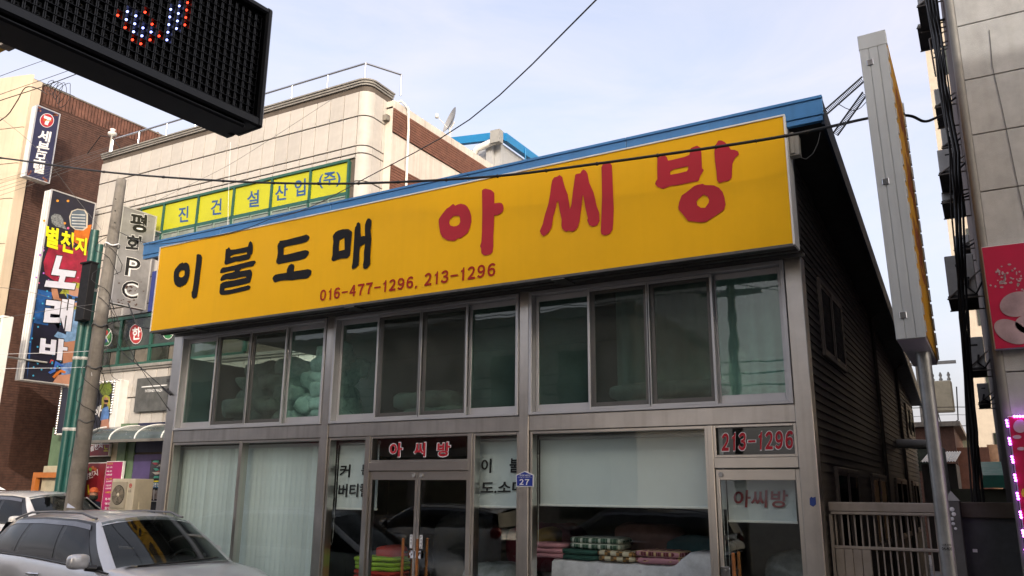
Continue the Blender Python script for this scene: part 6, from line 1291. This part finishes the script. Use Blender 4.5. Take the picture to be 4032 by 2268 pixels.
# ================================================================== person
pp = onY(358, 1990, 12.4); px0, py0 = pp.x, 12.4
per = thing('person', 'person in orange cap, dark face covering and navy jacket walking past the red poster', 'person', (px0, py0, 0))
def skin_mesh(name, joints, edges, mt, parent, sub=2):
    me = bpy.data.meshes.new(name); me.from_pydata([j[0] for j in joints], edges, []); o = bpy.data.objects.new(name, me); sc.collection.objects.link(o)
    mo = o.modifiers.new('s', 'SKIN'); 
    for i, j in enumerate(joints): me.skin_vertices[0].data[i].radius = (j[1], j[2] if len(j) > 2 else j[1])
    me.skin_vertices[0].data[0].use_root = True
    ss = o.modifiers.new('u', 'SUBSURF'); ss.levels = sub; ss.render_levels = sub
    dg = bpy.context.evaluated_depsgraph_get(); m2 = bpy.data.meshes.new_from_object(o.evaluated_get(dg)); bpy.data.objects.remove(o); m2.materials.clear()
    m2.polygons.foreach_set('use_smooth', [True]*len(m2.polygons)); return link(name, m2, mt, parent)
def pj(x, y, z, *r): return ((px0+x, py0+y, z), *r)
m_jacket = mat('navy_jacket', (.012, .016, .045), .7, var=.2, vs_=8); m_pants = mat('dark_trousers', (.02, .02, .024), .8); m_pskin = mat('skin', (.42, .22, .15), .5, var=.08)
J = [pj(0, 0, .98, .15, .12), pj(0, 0, 1.18, .15, .11), pj(.01, 0, 1.38, .17, .12), pj(.02, 0, 1.50, .075, .07), pj(.03, 0, 1.60, .06),
     pj(0, -.18, 1.44, .075), pj(.02, -.25, 1.18, .058), pj(.12, -.25, .96, .045), pj(.15, -.25, .88, .035),
     pj(0, .18, 1.44, .075), pj(-.04, .25, 1.18, .058), pj(.02, .25, .94, .045), pj(.04, .25, .86, .035),
     pj(.02, -.10, .92, .105), pj(.08, -.10, .50, .075), pj(.02, -.10, .09, .05), pj(.15, -.10, .04, .045),
     pj(-.02, .10, .92, .105), pj(-.04, .10, .50, .075), pj(-.16, .10, .11, .05), pj(-.04, .10, .04, .045)]
body = skin_mesh('body', J, [(0, 1), (1, 2), (2, 3), (3, 4), (2, 5), (5, 6), (6, 7), (7, 8), (2, 9), (9, 10), (10, 11), (11, 12), (0, 13), (13, 14), (14, 15), (15, 16), (0, 17), (17, 18), (18, 19), (19, 20)], m_jacket, per)
body.data.materials.append(m_pants)
for f in body.data.polygons:
    if f.center.z < .93 and abs(f.center.y-py0) < .2: f.material_index = 1
hd = MB(); H0 = Vector((px0+.05, py0, 1.68)); P = sup((0, 0, 0), (.20, .155, .25), .9, 18, 24, 0, 0); P = [[H0+Vector(p)+Vector((.012*math.exp(-((p[2]+.01)/.03)**2-(p[1]/.025)**2)*(2.2 if p[0] > .06 else 0), 0, 0)) for p in r] for r in P]
MB().grid(P).build('head', m_pskin, per)
for s_ in (-1, 1): MB().grid(sup(H0+Vector((-.005, s_*.078, -.005)), (.04, .02, .06), .8, 8, 10, 0, 0)).build('ear', m_pskin, per); MB().grid(sup(H0+Vector((.088, s_*.033, .012)), (.014, .028, .014), .9, 6, 8, 0, 0)).build('eye', m_trim, per)
MB().grid(sup(H0+Vector((.012, 0, -.082)), (.20, .17, .15), .75, 12, 20, .006, 3, 20)).build('face_covering', mat('face_covering', (.02, .028, .02), .8, var=.4, vs_=20), per)
m_cap = mat('orange_cap', (.55, .10, .02), .7, var=.12); q = MB(); q.lathe([(.0, .15), (.05, .145), (.085, .115), (.102, .07), (.106, .035)], H0+Vector((-.005, 0, .0)), 20); q.build('cap', m_cap, per)
q = MB(); q.add([tuple(H0+Vector(v)) for v in ((.06, -.08, .05), (.15, -.06, .035), (.185, 0, .04), (.15, .06, .035), (.06, .08, .05), (.06, -.08, .06), (.15, -.06, .045), (.185, 0, .05), (.15, .06, .045), (.06, .08, .06))], [(0, 1, 2, 3, 4), (9, 8, 7, 6, 5), (0, 5, 6, 1), (1, 6, 7, 2), (2, 7, 8, 3), (3, 8, 9, 4)]); q.build('cap_peak', m_cap, per)
for s_, xx, zz in ((-1, .17, .87), (1, .05, .85)):
    hc = Vector((px0+xx, py0+s_*.25, zz)); MB().grid(sup(hc-Vector((0, 0, .04)), (.08, .035, .10), .7, 8, 12, 0, 0)).build('palm', m_pskin, per)
    for k in range(4): MB().tube([hc+Vector((-.028+.019*k, 0, -.08)), hc+Vector((-.022+.019*k, -s_*.008, -.115)), hc+Vector((-.012+.019*k, -s_*.02, -.145+.008*abs(k-1.4)))], [.0095, .009, .007], 6).build('finger', m_pskin, per)
    MB().tube([hc+Vector((.035, 0, -.03)), hc+Vector((.055, -s_*.01, -.06)), hc+Vector((.055, -s_*.018, -.09))], [.011, .010, .008], 6).build('thumb', m_pskin, per)

# ================================================================== buildings across the street (they shade the shop and show in its glass)
tb_ = thing('street_block', 'tall plain office block across the street shading the shop', 'building', (6, -3, 0))
m_tb = mat('office_render', (.42, .38, .33), .8, var=.12, streak=.2)
bw_ = boxo('wall', (-3.7, 16, -5, -1.3, 0, 10.9), m_tb, tb_)
for k in range(3):
    for j in range(7): 
        w_ = boxo('window', (-2.9+j*2.6, -1.1+j*2.6, -1.33, -1.27, 1.0+k*3.1, 2.6+k*3.1), m_dkglass, tb_); boxo('sill', (-3.0+j*2.6, -1.0+j*2.6, -1.36, -1.2, .92+k*3.1, .99+k*3.1), m_concrete, w_)
boxo('parapet', (-3.8, 16.1, -5.1, -1.2, 10.9, 11.1), m_concrete, tb_)
lb2 = thing('low_shop_row', 'low row of shops across the street beyond a gap', 'building', (-20, -9, 0))
boxo('wall', (-34, -9.5, -14, -6, 0, 7.5), mat('row_render', (.36, .31, .27), .8, var=.15, streak=.2), lb2); boxo('parapet', (-34.1, -9.4, -14.1, -5.9, 7.5, 7.8), m_concrete, lb2)
for k in range(2):
    for j in range(9): boxo('window', (-33+j*2.6, -31.2+j*2.6, -6.03, -5.97, 1.0+k*3.4, 3.0+k*3.4), m_dkglass, lb2)
boxo('shop_board', (-24, -14, -6.1, -5.95, 3.35, 4.1), m_pr, lb2)
up2 = thing('street_pole', 'utility pole with crossarm across the street', 'pole', (-5.6, -3.2, 0))
MB().cyl((-5.6, -3.2, -.1), (-5.6, -3.2, 9.5), .16, .1, 14).build('pole_shaft', m_concrete, up2); boxo('crossarm', (-6.6, -4.6, -3.25, -3.12, 7.6, 7.72), m_grey, up2); boxo('crossarm', (-6.4, -4.8, -3.25, -3.12, 7.0, 7.1), m_grey, up2)
for k in range(6):
    z_ = (8.6, 7.75, 7.15, 5.2, 4.9, 4.6)[k]
    tag(MB().tube([(-60+i*6, -3.0, z_-.35*math.sin(i*math.pi/8)**2) for i in range(17)], .014 if k < 3 else .02, 5).build('street_cable', m_cable), 'cable running along the far side of the street', 'wire', 'cables across the street')

for o in bpy.data.objects:
    if '_w' in o: del o['_w']
